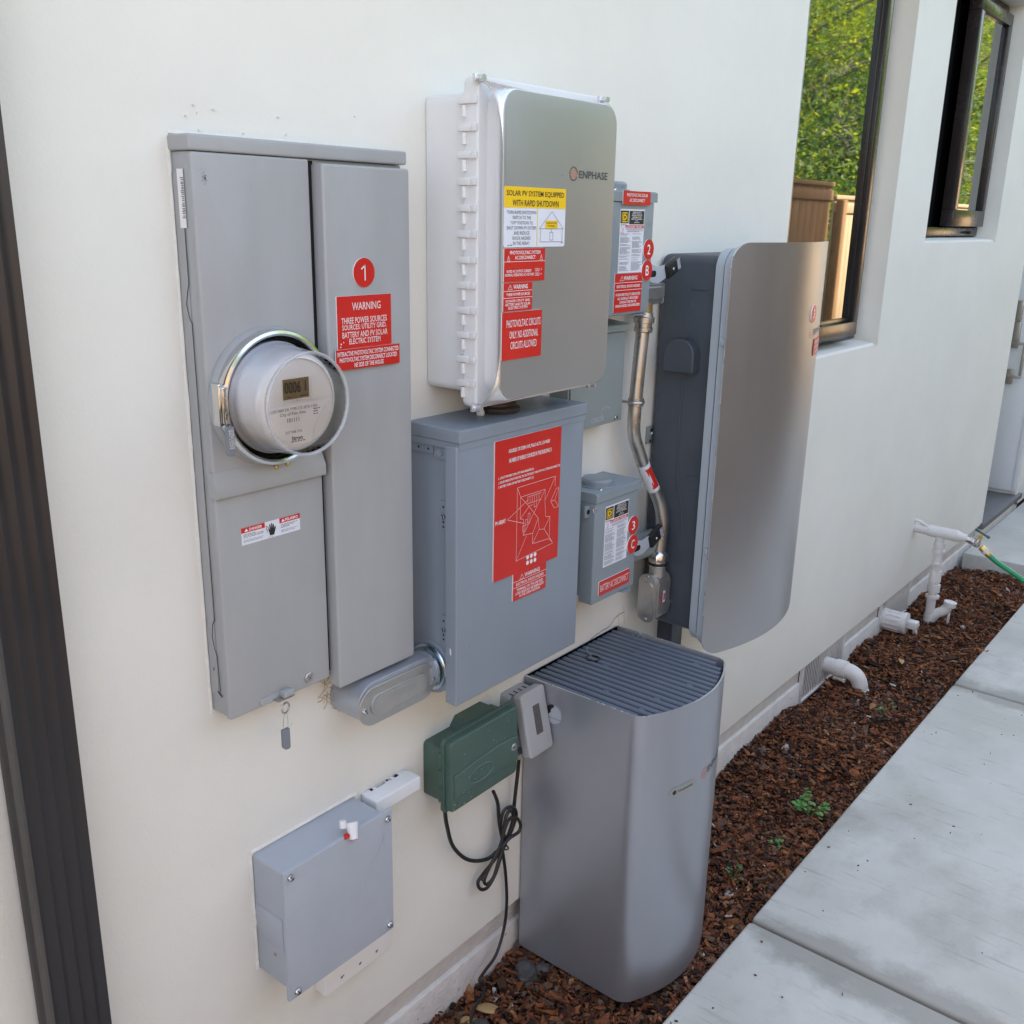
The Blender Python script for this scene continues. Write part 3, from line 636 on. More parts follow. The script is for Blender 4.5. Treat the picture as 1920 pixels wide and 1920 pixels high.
shield = [(.02, .52), (.97, .50)]+[(.86, .60), (.74, .74), (.68, .86), (.655, .985)]+arc[::-1]
draw(mb, fx0, fx1, fz0, fz1, fy, [('P', shield, whitet), ('L', [(.02, .515), (.975, .49), (.86, .61), (.745, .75), (.69, .87), (.67, .985)], .0009, paper),
    ('T', 'CL200 240V 3W TYPE C1S 30TA 1.0Kh', .41, .565, .70, .034, gink), ('T', 'City of Palo Alto', .40, .622, .37, .045, ink), ('T', '101111', .40, .69, .17, .05, ink),
    ('T', '337 938 592', .40, .83, .24, .032, gink), ('T', 'Itron', .45, .905, .15, .055, ink, .02), ('D', .36, .945, .56, .012, gink), ('D', .70, .60, .80, .012, gink), ('D', .70, .63, .78, .012, gink), ('D', .70, .66, .77, .012, gink)]
    + [('R', .22+.0125*i, .735, .22+.0125*i+random.choice((.004, .008)), .782, ink) for i in range(32)], None)
mb.build('face_plate', em, recalc=False)
mb = MB(); lx0, lx1, lz0, lz1 = cx-.028, cx+.017, cz+.006, cz+.034
mb.box(lx0-.0015, lx1+.006, -.1148, -.1137, lz0-.004, lz1+.0015, whitep, .0004); mb.box(lx0, lx1, -.1152, -.11485, lz0, lz1, lcd)
draw(mb, lx0, lx1, lz0, lz1, -.1152, [('T', '0006', .36, .42, .62, .60, ink, .01), ('T', '1', .86, .40, .045, .55, ink), ('D', .12, .88, .30, .05, ink), ('D', .62, .88, .95, .05, ink)]); mb.build('display', em, recalc=False)
mb = MB(); mb.lathe((cx, -.052, cz), (0, -1, 0), [(.0842, 0), (.0842, .008), (.0795, .0125), (.0765, .020), (.0715, .077), (.0690, .0810), (.0650, .0810), (0, .0810)], glassm, 64, close=False); mb.build('glass_cover', em)
mb = MB(); mb.lathe((cx, -.052, cz), (0, -1, 0), [(.0700+.0026*math.cos(t), .0820+.0036*math.sin(t)) for t in np.linspace(0, 2*math.pi, 15)], rimglass, 64, close=False); mb.build('rim', em)
mb = MB(); mb.box(.7665, .7755, -.0725, -.0565, 1.372, 1.4295, chrome, .002); mb.box(.7700, .7790, -.077, -.0730, 1.376, 1.4255, chrome, .0015); mb.tube([(.772, -.079, 1.392), (.778, -.083, 1.400), (.770, -.081, 1.412), (.776, -.079, 1.386), (.772, -.079, 1.376)], .0006, steel, 6); mb.build('ring_clasp', em)
for q in ((.872, -.046, 1.2935), (.893, -.046, 1.2945)):
    mb = MB(); mb.lathe(q, (0, -1, 0), [(.004, 0), (.003, .006), (.0008, .007)], brass, 10); mb.build('knob', em)
# signs on the breaker door
disc_tag(mp, 1.042, 1.565, -.0606, .0215, '1')
plate(mp, 'warning_sign', .986, 1.0965, 1.4545, 1.532, -.0606, .0022, [('T', 'WARNING', .53, .20, .53, .15, pinkw, .012), ('T', 'THREE POWER SOURCES', .49, .465, .84, .12, pinkw, .015), ('T', 'SOURCES: UTILITY GRID,', .49, .60, .82, .12, pinkw, .015), ('T', 'BATTERY AND PV SOLAR', .50, .735, .84, .115, pinkw, .015), ('T', 'ELECTRIC SYSTEM', .49, .865, .58, .11, pinkw, .015),
    ('C', .055, .90, .0013, whitet), ('C', .10, .87, .0009, whitet), ('C', .045, .955, .0010, whitet)], label='square red sign reading warning three power sources')
plate(mp, 'warning_sign', .979, 1.111, 1.4235, 1.4545, -.0634, .0022, [('T', 'INTERACTIVE PHOTOVOLTAIC SYSTEM CONNECTED', .50, .22, .96, .22, whitet, .01), ('T', 'PHOTOVOLTAIC SYSTEM DISCONNECT LOCATED', .50, .51, .90, .22, whitet, .01), ('T', 'NE SIDE OF THE HOUSE', .50, .80, .46, .22, whitet, .01)], label='low wide red sign overlapping the square red sign')
hand = [('P', [(.44, .28), (.455, .62), (.47, .85), (.54, .85), (.56, .62), (.575, .40), (.555, .36), (.545, .50), (.54, .22), (.525, .20), (.52, .45), (.51, .14), (.495, .14), (.495, .45), (.475, .18), (.46, .2), (.475, .52)], ink), ('L', [(.405, .22), (.43, .30), (.41, .42), (.435, .52), (.42, .6)], .0008, ink), ('R', .475, .60, .545, .68, paper)]
mb = MB(); mb.flat([(.808, 1.1875), (.9145, 1.1875), (.9145, 1.2135), (.808, 1.2135)], -.0453, paper)
draw(mb, .808, .9145, 1.1875, 1.2135, -.0453, [('R', 0, 0, .39, .30, redp), ('R', .64, 0, 1, .30, redp), ('T', 'DANGER', .235, .15, .21, .17, whitet, .02), ('T', 'PELIGRO', .85, .15, .23, .17, whitet, .02), ('P', [(.05, .24), (.115, .24), (.082, .06)], whitet), ('P', [(.67, .24), (.73, .24), (.70, .06)], whitet)]+hand
     + [('D', .03, .40, .24, .028, gink), ('D', .03, .48, .37, .03, gink), ('D', .03, .56, .36, .03, gink), ('D', .03, .75, .36, .025, gink), ('D', .03, .83, .34, .025, gink), ('D', .66, .40, .96, .03, gink), ('D', .66, .48, .90, .03, gink), ('D', .66, .56, .82, .03, gink), ('D', .66, .74, .95, .025, gink), ('D', .66, .82, .9, .025, gink), ('D', .44, .93, .52, .02, gink)])
mb.build('danger_sticker', mp, recalc=False)
# seals hanging from the panel
sl = thing('seal_tag', 'grey plastic seal hanging on a wire from the left of the round meter', 'seal', (.7745, -.082, 1.332), 'wire seals')
mb = MB(); mb.prism(rrect(.7685, .7805, 1.332, 1.3725, (.005, .005, .001, .001), 5), 'y', -.0785, -.084, lead, r1=.001)
for i, t in enumerate(('CITY OF', 'PALO ALTO', 'ELECTRIC')): mb.text(t, .7722+.0027*i, 1.356, .027, .0022, -.0846, whitet, .01, rad(90))
mb.build('tag_body', sl, recalc=False)
mb = MB(); mb.tube([(.773, -.0795, 1.372), (.7712, -.079, 1.384), (.774, -.078, 1.392), (.7775, -.079, 1.384), (.7765, -.0795, 1.372)], .0005, steel, 6); mb.build('wire', sl)
sl = thing('seal_tag', 'grey seal hanging by a wire ring below the panel latch', 'seal', (.860, -.055, .836), 'wire seals')
mb = MB(); mb.prism(rrect(.8535, .8665, .839, .874, (.007, .003, .001, .001), 5), 'y', -.0515, -.0580, lead, r1=.001); mb.build('tag_body', sl)
mb = MB(); mb.lathe((.862, -.0555, .9105), (.25, -1, 0), [(.0085+.0015*math.cos(t), .0015*math.sin(t)) for t in np.linspace(0, 6.283, 9)], steel, 24, close=False)
mb.tube([(.8565, -.0548, .873), (.8572, -.055, .890), (.860, -.0555, .902)], .0005, steel, 6); mb.tube([(.8650, -.0548, .873), (.8655, -.055, .888), (.8635, -.0555, .902)], .0005, steel, 6); mb.tube([(.866, -.0548, .872), (.8735, -.056, .880)], .0004, steel, 5); mb.build('wire', sl)

# ================================================================== LB FITTING UNDER THE PANEL
def screws2(t, pts, r, d): [screw(t, *p, r, d) for p in pts]
lb = thing('conduit_fitting', 'grey cast conduit body lying flat under the meter panel, oval cover plate forward', 'conduit fitting', (1.09, -.04, .818), 'conduit bodies')
mb = MB(); mb.prism(capsule(.997, 1.192, .820, .896, 12), 'y', -.001, -.0715, lbpaint, r1=.003); mb.build('body', lb)
mb = MB(); mb.prism(capsule(.995, 1.180, .8195, .8885, 12), 'y', -.0722, -.0765, alum, r1=.002); mb.prism(capsule(1.020, 1.158, .834, .874, 12), 'y', -.0766, -.0800, alum, r1=.0025); mb.prism(capsule(1.026, 1.152, .8395, .8685, 12), 'y', -.08005, -.0806, alum)
mb.text('CROUSE', 1.098, .859, .055, .010, -.0810, alum, .02); mb.text('COVER', 1.098, .846, .045, .008, -.0810, alum, .02) if False else None
mb.build('cover_plate', lb)
screws2(lb, [(1.0065, -.0765, .853), (1.171, -.0765, .8535)], .0055, (0, -1, 0))
mb = MB(); mb.cyl((1.165, -.045, .858), (1.196, -.045, .858), .036, lbpaint, 28); mb.lathe((1.181, -.045, .858), (1, 0, 0), [(.0365, 0), (.0405, .001), (.0405, .006), (.0370, .007)], zinc, 28); mb.lathe((1.190, -.045, .858), (1, 0, 0), [(.039, 0), (.044, .003), (.044, .008)], zinc, 28); mb.build('hub', lb)
mb = MB()
for i in range(20):
    p = Vector((.985+random.gauss(0, .008), -.004, .872+random.gauss(0, .02))); e = Vector((random.gauss(0, .012), random.uniform(-.008, .002), random.gauss(0, .014))); mb.tube([p, p+e*.5+Vector((.003, -.003, 0)), p+e], .0006, tanm, 4, 2)
single(mb, 'straw_tuft', 'dry straw stuffed in the gap beside the flat conduit body', 'straw', (.985, -.004, .85))

# ================================================================== COMBINER BOX
cb = thing('combiner_box', 'white hinged wall box with silver front plate and yellow and red notices', 'electrical box', (1.40, 0, 1.345))
mb = MB(); mb.prism(rrect(1.241, 1.556, 1.3625, 1.8345, .014, 6), 'y', 0, -.088, white, r0=.004, r1=.0); mb.build('body', cb)
mb = MB(); mb.prism(rrect(1.2345, 1.571, 1.3395, 1.8565, .012, 6), 'y', -.0885, -.1195, white, r1=.004, r0=.004)
mb.prism(rrect(1.256, 1.552, 1.362, 1.836, .03, 6), 'y', -.1196, -.147, white, r1=.01); mb.build('lid', cb)
mb = MB(); fx = (1.2415, 1.5535, 1.3565, 1.8365); fyb = -.160
mb.prism(rrect(*fx, .034, 10), 'y', fyb, -.1655, silver, r1=.0012); 
cov = mb.build('front_plate', cb)
# swept corner legs from plate to lid corners
def leg(cx0, cz0, sx, sz):
    # plate corner centre of rounding -> lid corner
    mb = MB(); n = 28; k = 10; V = []; R = .034; arc = []; ext = .07
    for i in range(n+1):
        t = i/n
        if t < .3: arc.append((R, -ext*(1-t/.3)))
        elif t > .7: arc.append((-ext*((t-.7)/.3), R))
        else: a = rad(90*(t-.3)/.4); arc.append((R*math.cos(a), R*math.sin(a)))
    for j in range(k+1):
        u = j/k
        for i in range(n+1):
            t = i/n; ax, az = arc[i]; s_ = math.sin(math.pi*t)**3.2
            q = .5+(t-.5)*.0; tx, tz = R+.010+.004*(.5-t), R+.013+.004*(t-.5); f = u*s_
            V.append((cx0+sx*(ax+(tx-ax)*f), -.1640+.0425*(f**1.5), cz0+sz*(az+(tz-az)*f)))
    F = [(j*(n+1)+i, j*(n+1)+i+1, (j+1)*(n+1)+i+1, (j+1)*(n+1)+i) for j in range(k) for i in range(n)]
    mb.add(V, F, bright); px, pz = cx0+sx*(R+.012), cz0+sz*(R+.014)
    mb.cyl((px, -.118, pz), (px, -.136, pz), .0052, bright, 14); mb.obox((px, -.122, pz), (.009, 0, 0), (0, .003, 0), (0, 0, .006), bright, .001)
    o = mb.build('corner_clip', cb, recalc=False); return o
for sx, cx0 in ((-1, fx[0]+.034), (1, fx[1]-.034)):
    for sz, cz0 in ((-1, fx[2]+.034), (1, fx[3]-.034)): leg(cx0, cz0, sx, sz)
for i in range(12):
    z = 1.821-i*.0400; mb = MB(); mb.box(1.2285, 1.2425, -.1075, -.0800, z-.0055, z+.0055, white, .0015); mb.box(1.2295, 1.2345, -.1190, -.1075, z-.0055, z+.0055, white, .001); mb.cyl((1.2325, -.0925, z-.024), (1.2325, -.0925, z-.007), .0042, white, 12); mb.box(1.2335, 1.2405, -.096, -.0885, z-.0235, z-.007, white, .0008); mb.build('hinge', cb)
FY = -.1656
mb = MB(); lz = 1.7205
def emblem(mb, x, z, r, y, m=logor, warp=None, wd=.0014):
    a = [(x+r*math.cos(rad(t)), z+r*math.sin(rad(t))) for t in range(-10, 190, 10)]; mb.line(a[1:], wd, y, m, warp)
    a = [(x+r*math.cos(rad(t)), z+r*math.sin(rad(t))) for t in range(190, 345, 10)]; mb.line(a, wd, y, m, warp)
    mb.line([(x-r*.95, z+.06*r), (x+r, z+.06*r)], wd, y, m, warp); mb.line([(x-r*.55, z-.35*r), (x+r*.55, z-.35*r)], wd*.8, y, m, warp)
emblem(mb, 1.4275, lz, .0105, FY-.0004); mb.text('ENPHASE', 1.4865, lz-.0005, .086, .0125, FY-.0004, logog, .012); mb.build('logo', cb, recalc=False)
H = [('R', 0, 0, 1, .345, yelp), ('T', 'SOLAR PV SYSTEM EQUIPPED', .50, .115, .93, .105, ink, .012), ('T', 'WITH RAPID SHUTDOWN', .50, .265, .75, .105, ink, .012), ('R', .522, .35, .532, .985, yelp)]
for i, (t, wd) in enumerate((('TURN RAPID SHUTDOWN', .46), ('SWITCH TO THE', .29), ('"OFF" POSITION TO', .35), ('SHUT DOWN PV SYSTEM', .46), ('AND REDUCE', .25), ('SHOCK HAZARD', .29), ('IN THE ARRAY', .26))): H.append(('T', t, .275, .42+.0855*i, wd, .058, gink))
hg = .0007
H += [('L', [(.56, .69), (.765, .395), (.97, .69), (.56, .69)], hg, gink), ('L', [(.58, .69), (.58, .915), (.95, .915), (.95, .69)], hg, gink), ('L', [(.74, .75), (.74, .885), (.79, .885), (.79, .75), (.74, .75)], hg, gink), ('L', [(.765, .69), (.765, .75)], hg, gink), ('R', .66, .55, .87, .685, yelp), ('T', 'SOLAR ELECTRIC', .765, .59, .18, .032, ink), ('T', 'PV PANELS', .765, .642, .12, .032, ink), ('D', .06, .965, .13, .012, ink), ('D', .93, .935, .97, .012, gink)]
plate(cb, 'shutdown_sign', 1.2435, 1.4065, 1.6025, 1.6950, FY, .0008, H, paper, paper, .004, label='yellow and white sign about rapid shutdown')
plate(cb, 'warning_sign', 1.2445, 1.3515, 1.5485, 1.6005, FY, .0018, [('T', 'PHOTOVOLTAIC SYSTEM', .5, .12, .74, .11, whitet, .012), ('T', 'AC DISCONNECT', .5, .27, .5, .11, whitet, .012), ('L', [(0, .39), (1, .39)], .0007, whitet), ('T', 'RATED AC OUTPUT CURRENT', .36, .68, .60, .085, whitet, .012), ('T', 'NOMINAL OPERATING AC VOLTAGE', .37, .79, .70, .085, whitet, .012), ('L', [(.75, .62), (.86, .62), (.86, .70), (.75, .70), (.75, .62)], .0005, whitet), ('L', [(.75, .76), (.86, .76), (.86, .84), (.75, .84), (.75, .76)], .0005, whitet), ('T', '64', .805, .66, .06, .05, whitet), ('T', '240', .805, .80, .07, .05, whitet), ('T', 'A', .905, .65, .03, .07, whitet), ('T', 'V', .905, .80, .03, .07, whitet)]+TRI(.10, .29, .07, 2.2, whitet)+TRI(.90, .27, .07, 2.2, whitet), label='red sign reading photovoltaic system ac disconnect')
plate(cb, 'warning_sign', 1.2440, 1.3190, 1.5025, 1.5472, FY, .0018, [('T', 'WARNING', .58, .145, .50, .16, whitet, .015), ('L', [(0, .29), (1, .29)], .0007, whitet), ('T', 'THREE POWER SOURCES', .5, .41, .82, .10, whitet, .012), ('L', [(0, .53), (1, .53)], .0007, whitet), ('T', 'SOURCES: UTILITY GRID,', .5, .645, .86, .10, whitet, .012), ('T', 'BATTERY AND PV SOLAR', .5, .765, .86, .10, whitet, .012), ('T', 'ELECTRIC SYSTEM', .5, .885, .66, .10, whitet, .012)]+TRI(.22, .15, .15, 1.2, whitet), label='small red warning sign with three rows')
plate(cb, 'warning_sign', 1.2415, 1.3475, 1.4235, 1.5008, FY, .0018, [('T', 'PHOTOVOLTAIC CIRCUITS', .53, .24, .85, .155, whitet), ('T', 'ONLY. NO ADDITIONAL', .54, .475, .72, .155, whitet), ('T', 'CIRCUITS ALLOWED', .54, .70, .66, .155, whitet)], label='large square red sign reading photovoltaic circuits only')
mb = MB(); mb.flat(circ(1.394, 1.716, .0012, n=8), FY-.0003, gink); mb.build('scuff_mark', cb, recalc=False)
# hub and plug between the combiner and the breaker panel below
hb = thing('conduit_hub', 'dark round conduit hub squeezed between the combiner box and breaker panel', 'conduit fitting', (1.372, -.055, 1.309))
mb = MB(); mb.lathe((1.372, -.052, 1.3092), (0, 0, 1), [(.040, 0), (.042, .003), (.042, .009), (.034, .012), (.030, .053)], brownblk, 36); mb.build('hub_body', hb)
mb = MB(); mb.lathe((1.372, -.052, 1.3615), (0, 0, 1), [(.038, 0), (.038, .0008)], steel, 28) if False else mb.lathe((1.372, -.052, 1.3215), (0, 0, 1), [(.0342, 0), (.0355, .001), (.0355, .004), (.0342, .005)], brownblk, 28); mb.build('locknut', hb)
mb = MB(); mb.lathe((1.318, -.058, 1.3092), (0, 0, 1), [(.007, 0), (.008, .004), (.006, .010), (.0045, .012), (.004, .053)], whitep, 18); single(mb, 'plastic_plug', 'small pale plug standing on the breaker panel under the white box', 'plug', (1.318, -.058, 1.3092))

# ================================================================== BREAKER PANEL (blue grey)
bp = thing('breaker_panel', 'blue grey breaker panel with side hinges and a big red site plan sign', 'electrical panel', (1.38, 0, .81))
mb = MB(); mb.prism(rrect(1.2005, 1.5555, .8165, 1.274, .003, 3), 'y', 0, -.0935, bgray, r1=.001); mb.build('enclosure', bp)
mb = MB(); mb.prism(rrect(1.1905, 1.5605, 1.2855, 1.3085, .003, 4), 'y', .001, -.1225, bgray, r1=.002); mb.box(1.1925, 1.5585, -.1205, 0, 1.2745, 1.2853, bgray); mb.build('rain_cap', bp)
mb = MB(); mb.prism(rrect(1.1865, 1.5555, .8035, 1.2805, .0035, 4), 'y', -.0945, -.1195, bgray, r1=.003)
mb.build('door', bp)
mb = MB(); mb.add([(1.1970, -.056, 1.2585), (1.1970, -.002, 1.2585), (1.1970, -.002, 1.2740), (1.1970, -.056, 1.2740), (1.2004, -.056, 1.2585), (1.2004, -.002, 1.2585), (1.2004, -.002, 1.2740), (1.2004, -.056, 1.2740)], [(0, 1, 2, 3), (4, 5, 6, 7), (0, 1, 5, 4), (1, 2, 6, 5), (2, 3, 7, 6), (3, 0, 4, 7)], bgray)
wx = lambda q: (1.1966, q[0], q[2])
mb.flat(circ(-.045, 1.266, .0022, n=12), 0, darkv, wx); mb.flat(circ(-.022, 1.266, .0022, n=12), 0, darkv, wx); mb.build('side_bracket', bp)
mb = MB(); mb.prism(rrect(-.0875, -.0585, 1.2520, 1.2742, (.005, .005, .001, .001), 4), 'x', 1.2003, 1.1965, bgray, r1=.001); mb.lathe((1.1965, -.073, 1.2645), (-1, 0, 0), [(.0075, 0), (.007, .002), (.0045, .001), (.002, .0005)], bgray, 18); mb.build('side_bracket', bp)
for zc in (1.150, .938):
    mb = MB(); mb.prism(rrect(-.0905, -.0695, zc-.029, zc+.029, .0015, 2), 'x', 1.2003, 1.1985, bgray, r1=.0005); hw = lambda q: (1.1982, q[0], q[2])
    for dz in (.018, -.018, -.009): mb.flat(circ(-.0785, zc+dz, .0020, n=12), 0, darkv, hw)
    hn = mb.build('hinge', bp)
    mb = MB()
    for k in range(4): mb.cyl((1.1965, -.0915, zc-.029+k*.0148), (1.1965, -.0915, zc-.0155+k*.0148), .0030, bgray, 12)
    mb.build('pin', hn)
    screw(hn, 1.1984, -.0795, zc+.001, .0048, (-1, 0, 0))
mb = MB(); mb.lathe((1.1995, -.045, .858), (-1, 0, 0), [(.052, 0), (.052, .0005), (.046, .0008)], bgray, 32); mb.build('knockout', bp)
for z in (.828,): screw(bp, 1.2003, -.088, z, .0035, (-1, 0, 0))
mb = MB(); mb.flat(circ(1.1945, .908, .0035, .006, n=10), -.1200, paper) if False else mb.add([(1.18635, -.108, .900), (1.18635, -.104, .904), (1.18635, -.104, .915), (1.18635, -.108, .913)], [(0, 1, 2, 3)], paper); mb.flat(circ(1.222, .911, .0013, n=8), -.1197, gink); mb.build('paint_chip', bp, recalc=False)
# big site plan sign
S1 = [('T', 'ADDRESS: 70 STERN AVE, PALO ALTO, CA 94303', .50, .09, .62, .030, whitet, .02), ('T', 'NUMBER OF ENERGY SOURCES IN THIS BUILDING: 3', .52, .155, .64, .030, whitet, .02),
      ('T', '1. UTILITY POWER-TURN OFF MAIN BREAKER (A)', .31, .262, .52, .022, whitet, .02), ('T', '2. SOLAR PANELS (PHOTOVOLTAIC, PV) ON THE ROOF- TURN OFF PV AC SYSTEM DISCONNECT (B)', .52, .293, .94, .022, whitet, .02), ('T', '3. BATTERY-TURN OFF BATTERY DISCONNECT (C)', .31, .324, .52, .022, whitet, .02), ('T', 'PV ARRAY', .09, .575, .15, .030, whitet, .02)]
lw = .0007
def LL(p): S1.append(('L', p, lw, pinkw))
LL([(.33, .365), (.92, .365), (.80, .485), (.76, .52), (.76, .44), (.38, .44), (.33, .365)]); LL([(.33, .365), (.33, .905)]); LL([(.92, .365), (.92, .44)])
LL([(.38, .44), (.38, .60), (.43, .61), (.43, .73), (.58, .74), (.58, .82), (.85, .83), (.85, .66), (.78, .65), (.76, .52)]); LL([(.38, .44), (.50, .52), (.66, .64), (.68, .73), (.76, .74), (.91, .875)]); LL([(.91, .875), (.33, .905), (.48, .745)])
LL([(.76, .44), (.43, .73)]); LL([(.58, .82), (.68, .73)]); LL([(.66, .64), (.58, .74)]); LL([(.85, .66), (.76, .74)]); LL([(.85, .83), (.91, .875)])
for i in range(6): LL([(.49+.035*i, .455), (.49+.035*i, .505)])
LL([(.49, .455), (.70, .455)]); LL([(.49, .505), (.70, .505)]); LL([(.59, .505), (.59, .545), (.625, .545), (.625, .505)])
LL([(.46, .62), (.49, .62), (.49, .66), (.46, .66), (.46, .62)]); LL([(.50, .58), (.53, .58), (.53, .65), (.50, .65), (.50, .58)]); LL([(.42, .66), (.455, .66), (.455, .70), (.42, .70), (.42, .66)])
LL([(.38, .60), (.52, .525), (.57, .525)]); LL([(.19, .575), (.50, .475)]); LL([(.19, .575), (.45, .645)])
LL([(.855, .545), (.94, .46), (1-.015, .46), (.92, .545), (.855, .545), (.915, .605), (.985, .605), (.92, .545)]); LL([(.985, .46), (.985, .605)])
for a in range(3):
    for b in range(2): S1.append(('C', .51+.058*a, .92+.042*b-.01, .0042, whitet))
plate(bp, 'site_plan_sign', 1.2825, 1.4770, 1.0155, 1.2755, -.1196, .0030, S1, core=pinkw, label='big red sign with a white roof plan drawing')
plate(bp, 'warning_sign', 1.3405, 1.4415, .9615, 1.0152, -.1196, .0026, [('T', 'WARNING', .56, .17, .46, .15, whitet, .015), ('L', [(0, .30), (1, .30)], .0008, whitet), ('T', 'ELECTRICAL SHOCK HAZARD', .50, .415, .84, .10, whitet, .015), ('L', [(0, .52), (1, .52)], .0008, whitet), ('T', 'TERMINALS ON THE LINE AND', .5, .63, .80, .10, whitet, .015), ('T', 'LOAD SIDES MAY BE ENERGIZED', .5, .76, .86, .10, whitet, .015), ('T', 'IN THE OPEN POSITION', .5, .885, .62, .10, whitet, .015)]+TRI(.25, .18, .13, 1.4, whitet), label='small red warning sign below the roof plan sign')

# ================================================================== JUNCTION BOX behind
jb = thing('junction_box', 'flat grey green junction box on the wall behind the two big boxes', 'electrical box', (1.70, 0, 1.228))
mb = MB(); mb.box(1.60, 1.797, -.046, 0, 1.2315, 1.420, jgray, .002); mb.build('body', jb)
mb = MB(); mb.box(1.605, 1.7985, -.0495, -.0465, 1.2295, 1.4215, jgray, .001); mb.text('CARLON', 1.705, 1.244, .045, .012, -.0499, pvcgray, .02); mb.line([(1.72, 1.262), (1.735, 1.268), (1.752, 1.262)], .0016, -.0499, pvcgray); mb.line([(1.718, 1.258), (1.728, 1.238)], .0016, -.0499, pvcgray); mb.build('cover', jb)
mb = MB(); mb.prism([(0, 1.4445), (-.054, 1.4375), (-.056, 1.4360), (-.056, 1.4235), (-.0525, 1.4235), (-.0525, 1.4330), (0, 1.4390)], 'x', 1.595, 1.8015, jgray); mb.build('rain_hood', jb)
screw(jb, 1.7735, -.0495, 1.239, .006)

# ================================================================== DISCONNECT SWITCHES
def disconnect(name, label, x0, zb, zt):
    t = thing(name, label, 'switch box', ((2*x0+.172)/2, 0, zb), 'safety switches'); x1 = x0+.172
    mb = MB(); mb.prism(rrect(x0+.004, x1-.004, zb+.012, zt-.008, .003, 3), 'y', 0, -.073, mgray); mb.build('enclosure', t)
    mb = MB(); mb.prism(rrect(x0, x1-.006, zb, zt-.0205, .0035, 4), 'y', -.066, -.1, mgray, r1=.003)
    mb.text('ON', x1-.021, zt-.062, .016, .009, -.1002, jgray, .02); mb.text('OFF', x1-.021, zb+.048, .018, .009, -.1002, jgray, .02); mb.build('cover', t, sharp=40)
    mb = MB(); mb.prism([(.0, zt), (-.098, zt), (-.1025, zt-.003), (-.1025, zt-.020), (-.0, zt-.020)], 'x', x0-.001, x1+.0005, mgray); mb.build('rain_cap', t, sharp=50)
    mb = MB(); mb.lathe((x0+.068, -.055, zt), (0, 0, 1), [(.039, 0), (.040, .001), (.039, .0025), (.034, .003), (.034, .012), (.031, .016), (.024, .0175)], mgray, 40); screw(t, x0+.035, -.088, zt, .004, (0, 0, 1)); mb.build('hub_plate', t)
    mb = MB(); mb.prism(capsule(x1-.0045, x1-.0015, zb+.16, zb+.22), 'y', -.066, -.075, mgray); mb.prism(circ(x1-.004, zb+.132, .020, n=24), 'y', -.080, -.0825, mgray); mb.build('side_tab', t)
    mb = MB(); c = (x0+.120, -.090, zb); mb.prism([(c[0]-.015, -.075), (c[0]+.022, -.090), (c[0]+.028, -.104), (c[0]+.02, -.111), (c[0]-.002, -.106)], 'z', zb-.003, zb-.001, mgray); mb.build('padlock_tab', t)
    mb = MB(); mb.box(x0-.018, x0-.0005, -.088, -.080, zb+.195, zb+.222, mgray, .003); mb.lathe((x0-.009, -.088, zb+.2085), (0, -1, 0), [(.0055, 0), (.0055, .0006)], darkv, 14); screw(t, x0+.004, -.095, zb+.210, .0055, (-.7, -.7, 0)); mb.build('cover_latch', t)
    # handle: bent plate arm with a black grip, thrown to the right
    hz = zb+.086; hx = x1-.010; mb = MB()
    A = [(hx, hz+.022), (hx+.030, hz+.010), (hx+.056, hz+.004), (hx+.086, hz+.008), (hx+.090, hz-.020), (hx+.060, hz-.030), (hx+.034, hz-.028), (hx, hz-.014)]
    mb.prism(A, 'y', -.084, -.0865, pvcgray, r1=.0006); mb.prism(capsule(hx+.018, hx+.048, hz-.016, hz-.003), 'y', -.0866, -.0871, darkv)
    hd = mb.build('handle', t)
    mb = MB(); mb.obox((hx+.112, -.0865, hz+.002), (.026, 0, .011), (0, .0075, 0), (-.0062, 0, .0147), blackp, .0045); gx = Vector((.92, 0, .39))
    for k in range(3): q = Vector((hx+.123, -.0945, hz+.0075))+gx*(.004*k); mb.obox(q, gx*.0010, (0, .0008, 0), (-.0045, 0, .0107), pvcgray)
    mb.build('grip', hd); screw(hd, hx+.106, -.094, hz-.001, .0038, slot=False, m=chrome)
    return t
def safety_label(t, x0, x1, z0, z1, y):
    it = [('R', .02, .025, .34, .22, ink), ('R', .37, .025, .98, .235, ink), ('L', [(.07, .06), (.30, .06), (.30, .195), (.07, .195), (.07, .06)], .0022, yelp), ('T', 'D', .185, .127, .15, .095, yelp, .05), ('D', .03, .245, .26, .012, gink)]
    for i, (s, wd) in enumerate((('GENERAL DUTY', .36), ('SAFETY SWITCH', .40), ('INTERRUPTOR DE', .42), ('SEGURIDAD DE', .36), ('SERVICIO GENERAL', .46), ('30 A', .1), ('240 VAC 3P', .22))): it.append(('T', s, .675, .045+.027*i, wd, .018, whitet, .02))
    it += [('R', .23, .25, .985, .298, redp), ('T', 'DANGER / PELIGRO', .63, .274, .60, .030, whitet, .02), ('P', [(.26, .29), (.31, .29), (.285, .258)], whitet)]
    it += [('L', [(.06, .27), (.13, .32), (.10, .345), (.17, .385)], .0007, redp), ('L', [(.17, .27), (.14, .33)], .0007, redp), ('L', [(.04, .38), (.11, .345)], .0007, redp)]
    for v in (.315, .337, .352): it.append(('D', .26 if v < .33 else .3, v, .95 if v < .34 else .8, .007, gink))
    v = .385
    while v < .975:
        if random.random() > .16: it.append(('D', .04, v, random.uniform(.3, .47), .0065, gink))
        if random.random() > .12: it.append(('D', .53, v, random.uniform(.8, .97), .0065, gink))
        v += .0165
    mb = MB(); mb.flat([(x0, z0), (x1, z0), (x1, z1), (x0, z1)], y-.0003, paper); draw(mb, x0, x1, z0, z1, y-.0003, it); o = mb.build('safety_label', t, recalc=False)
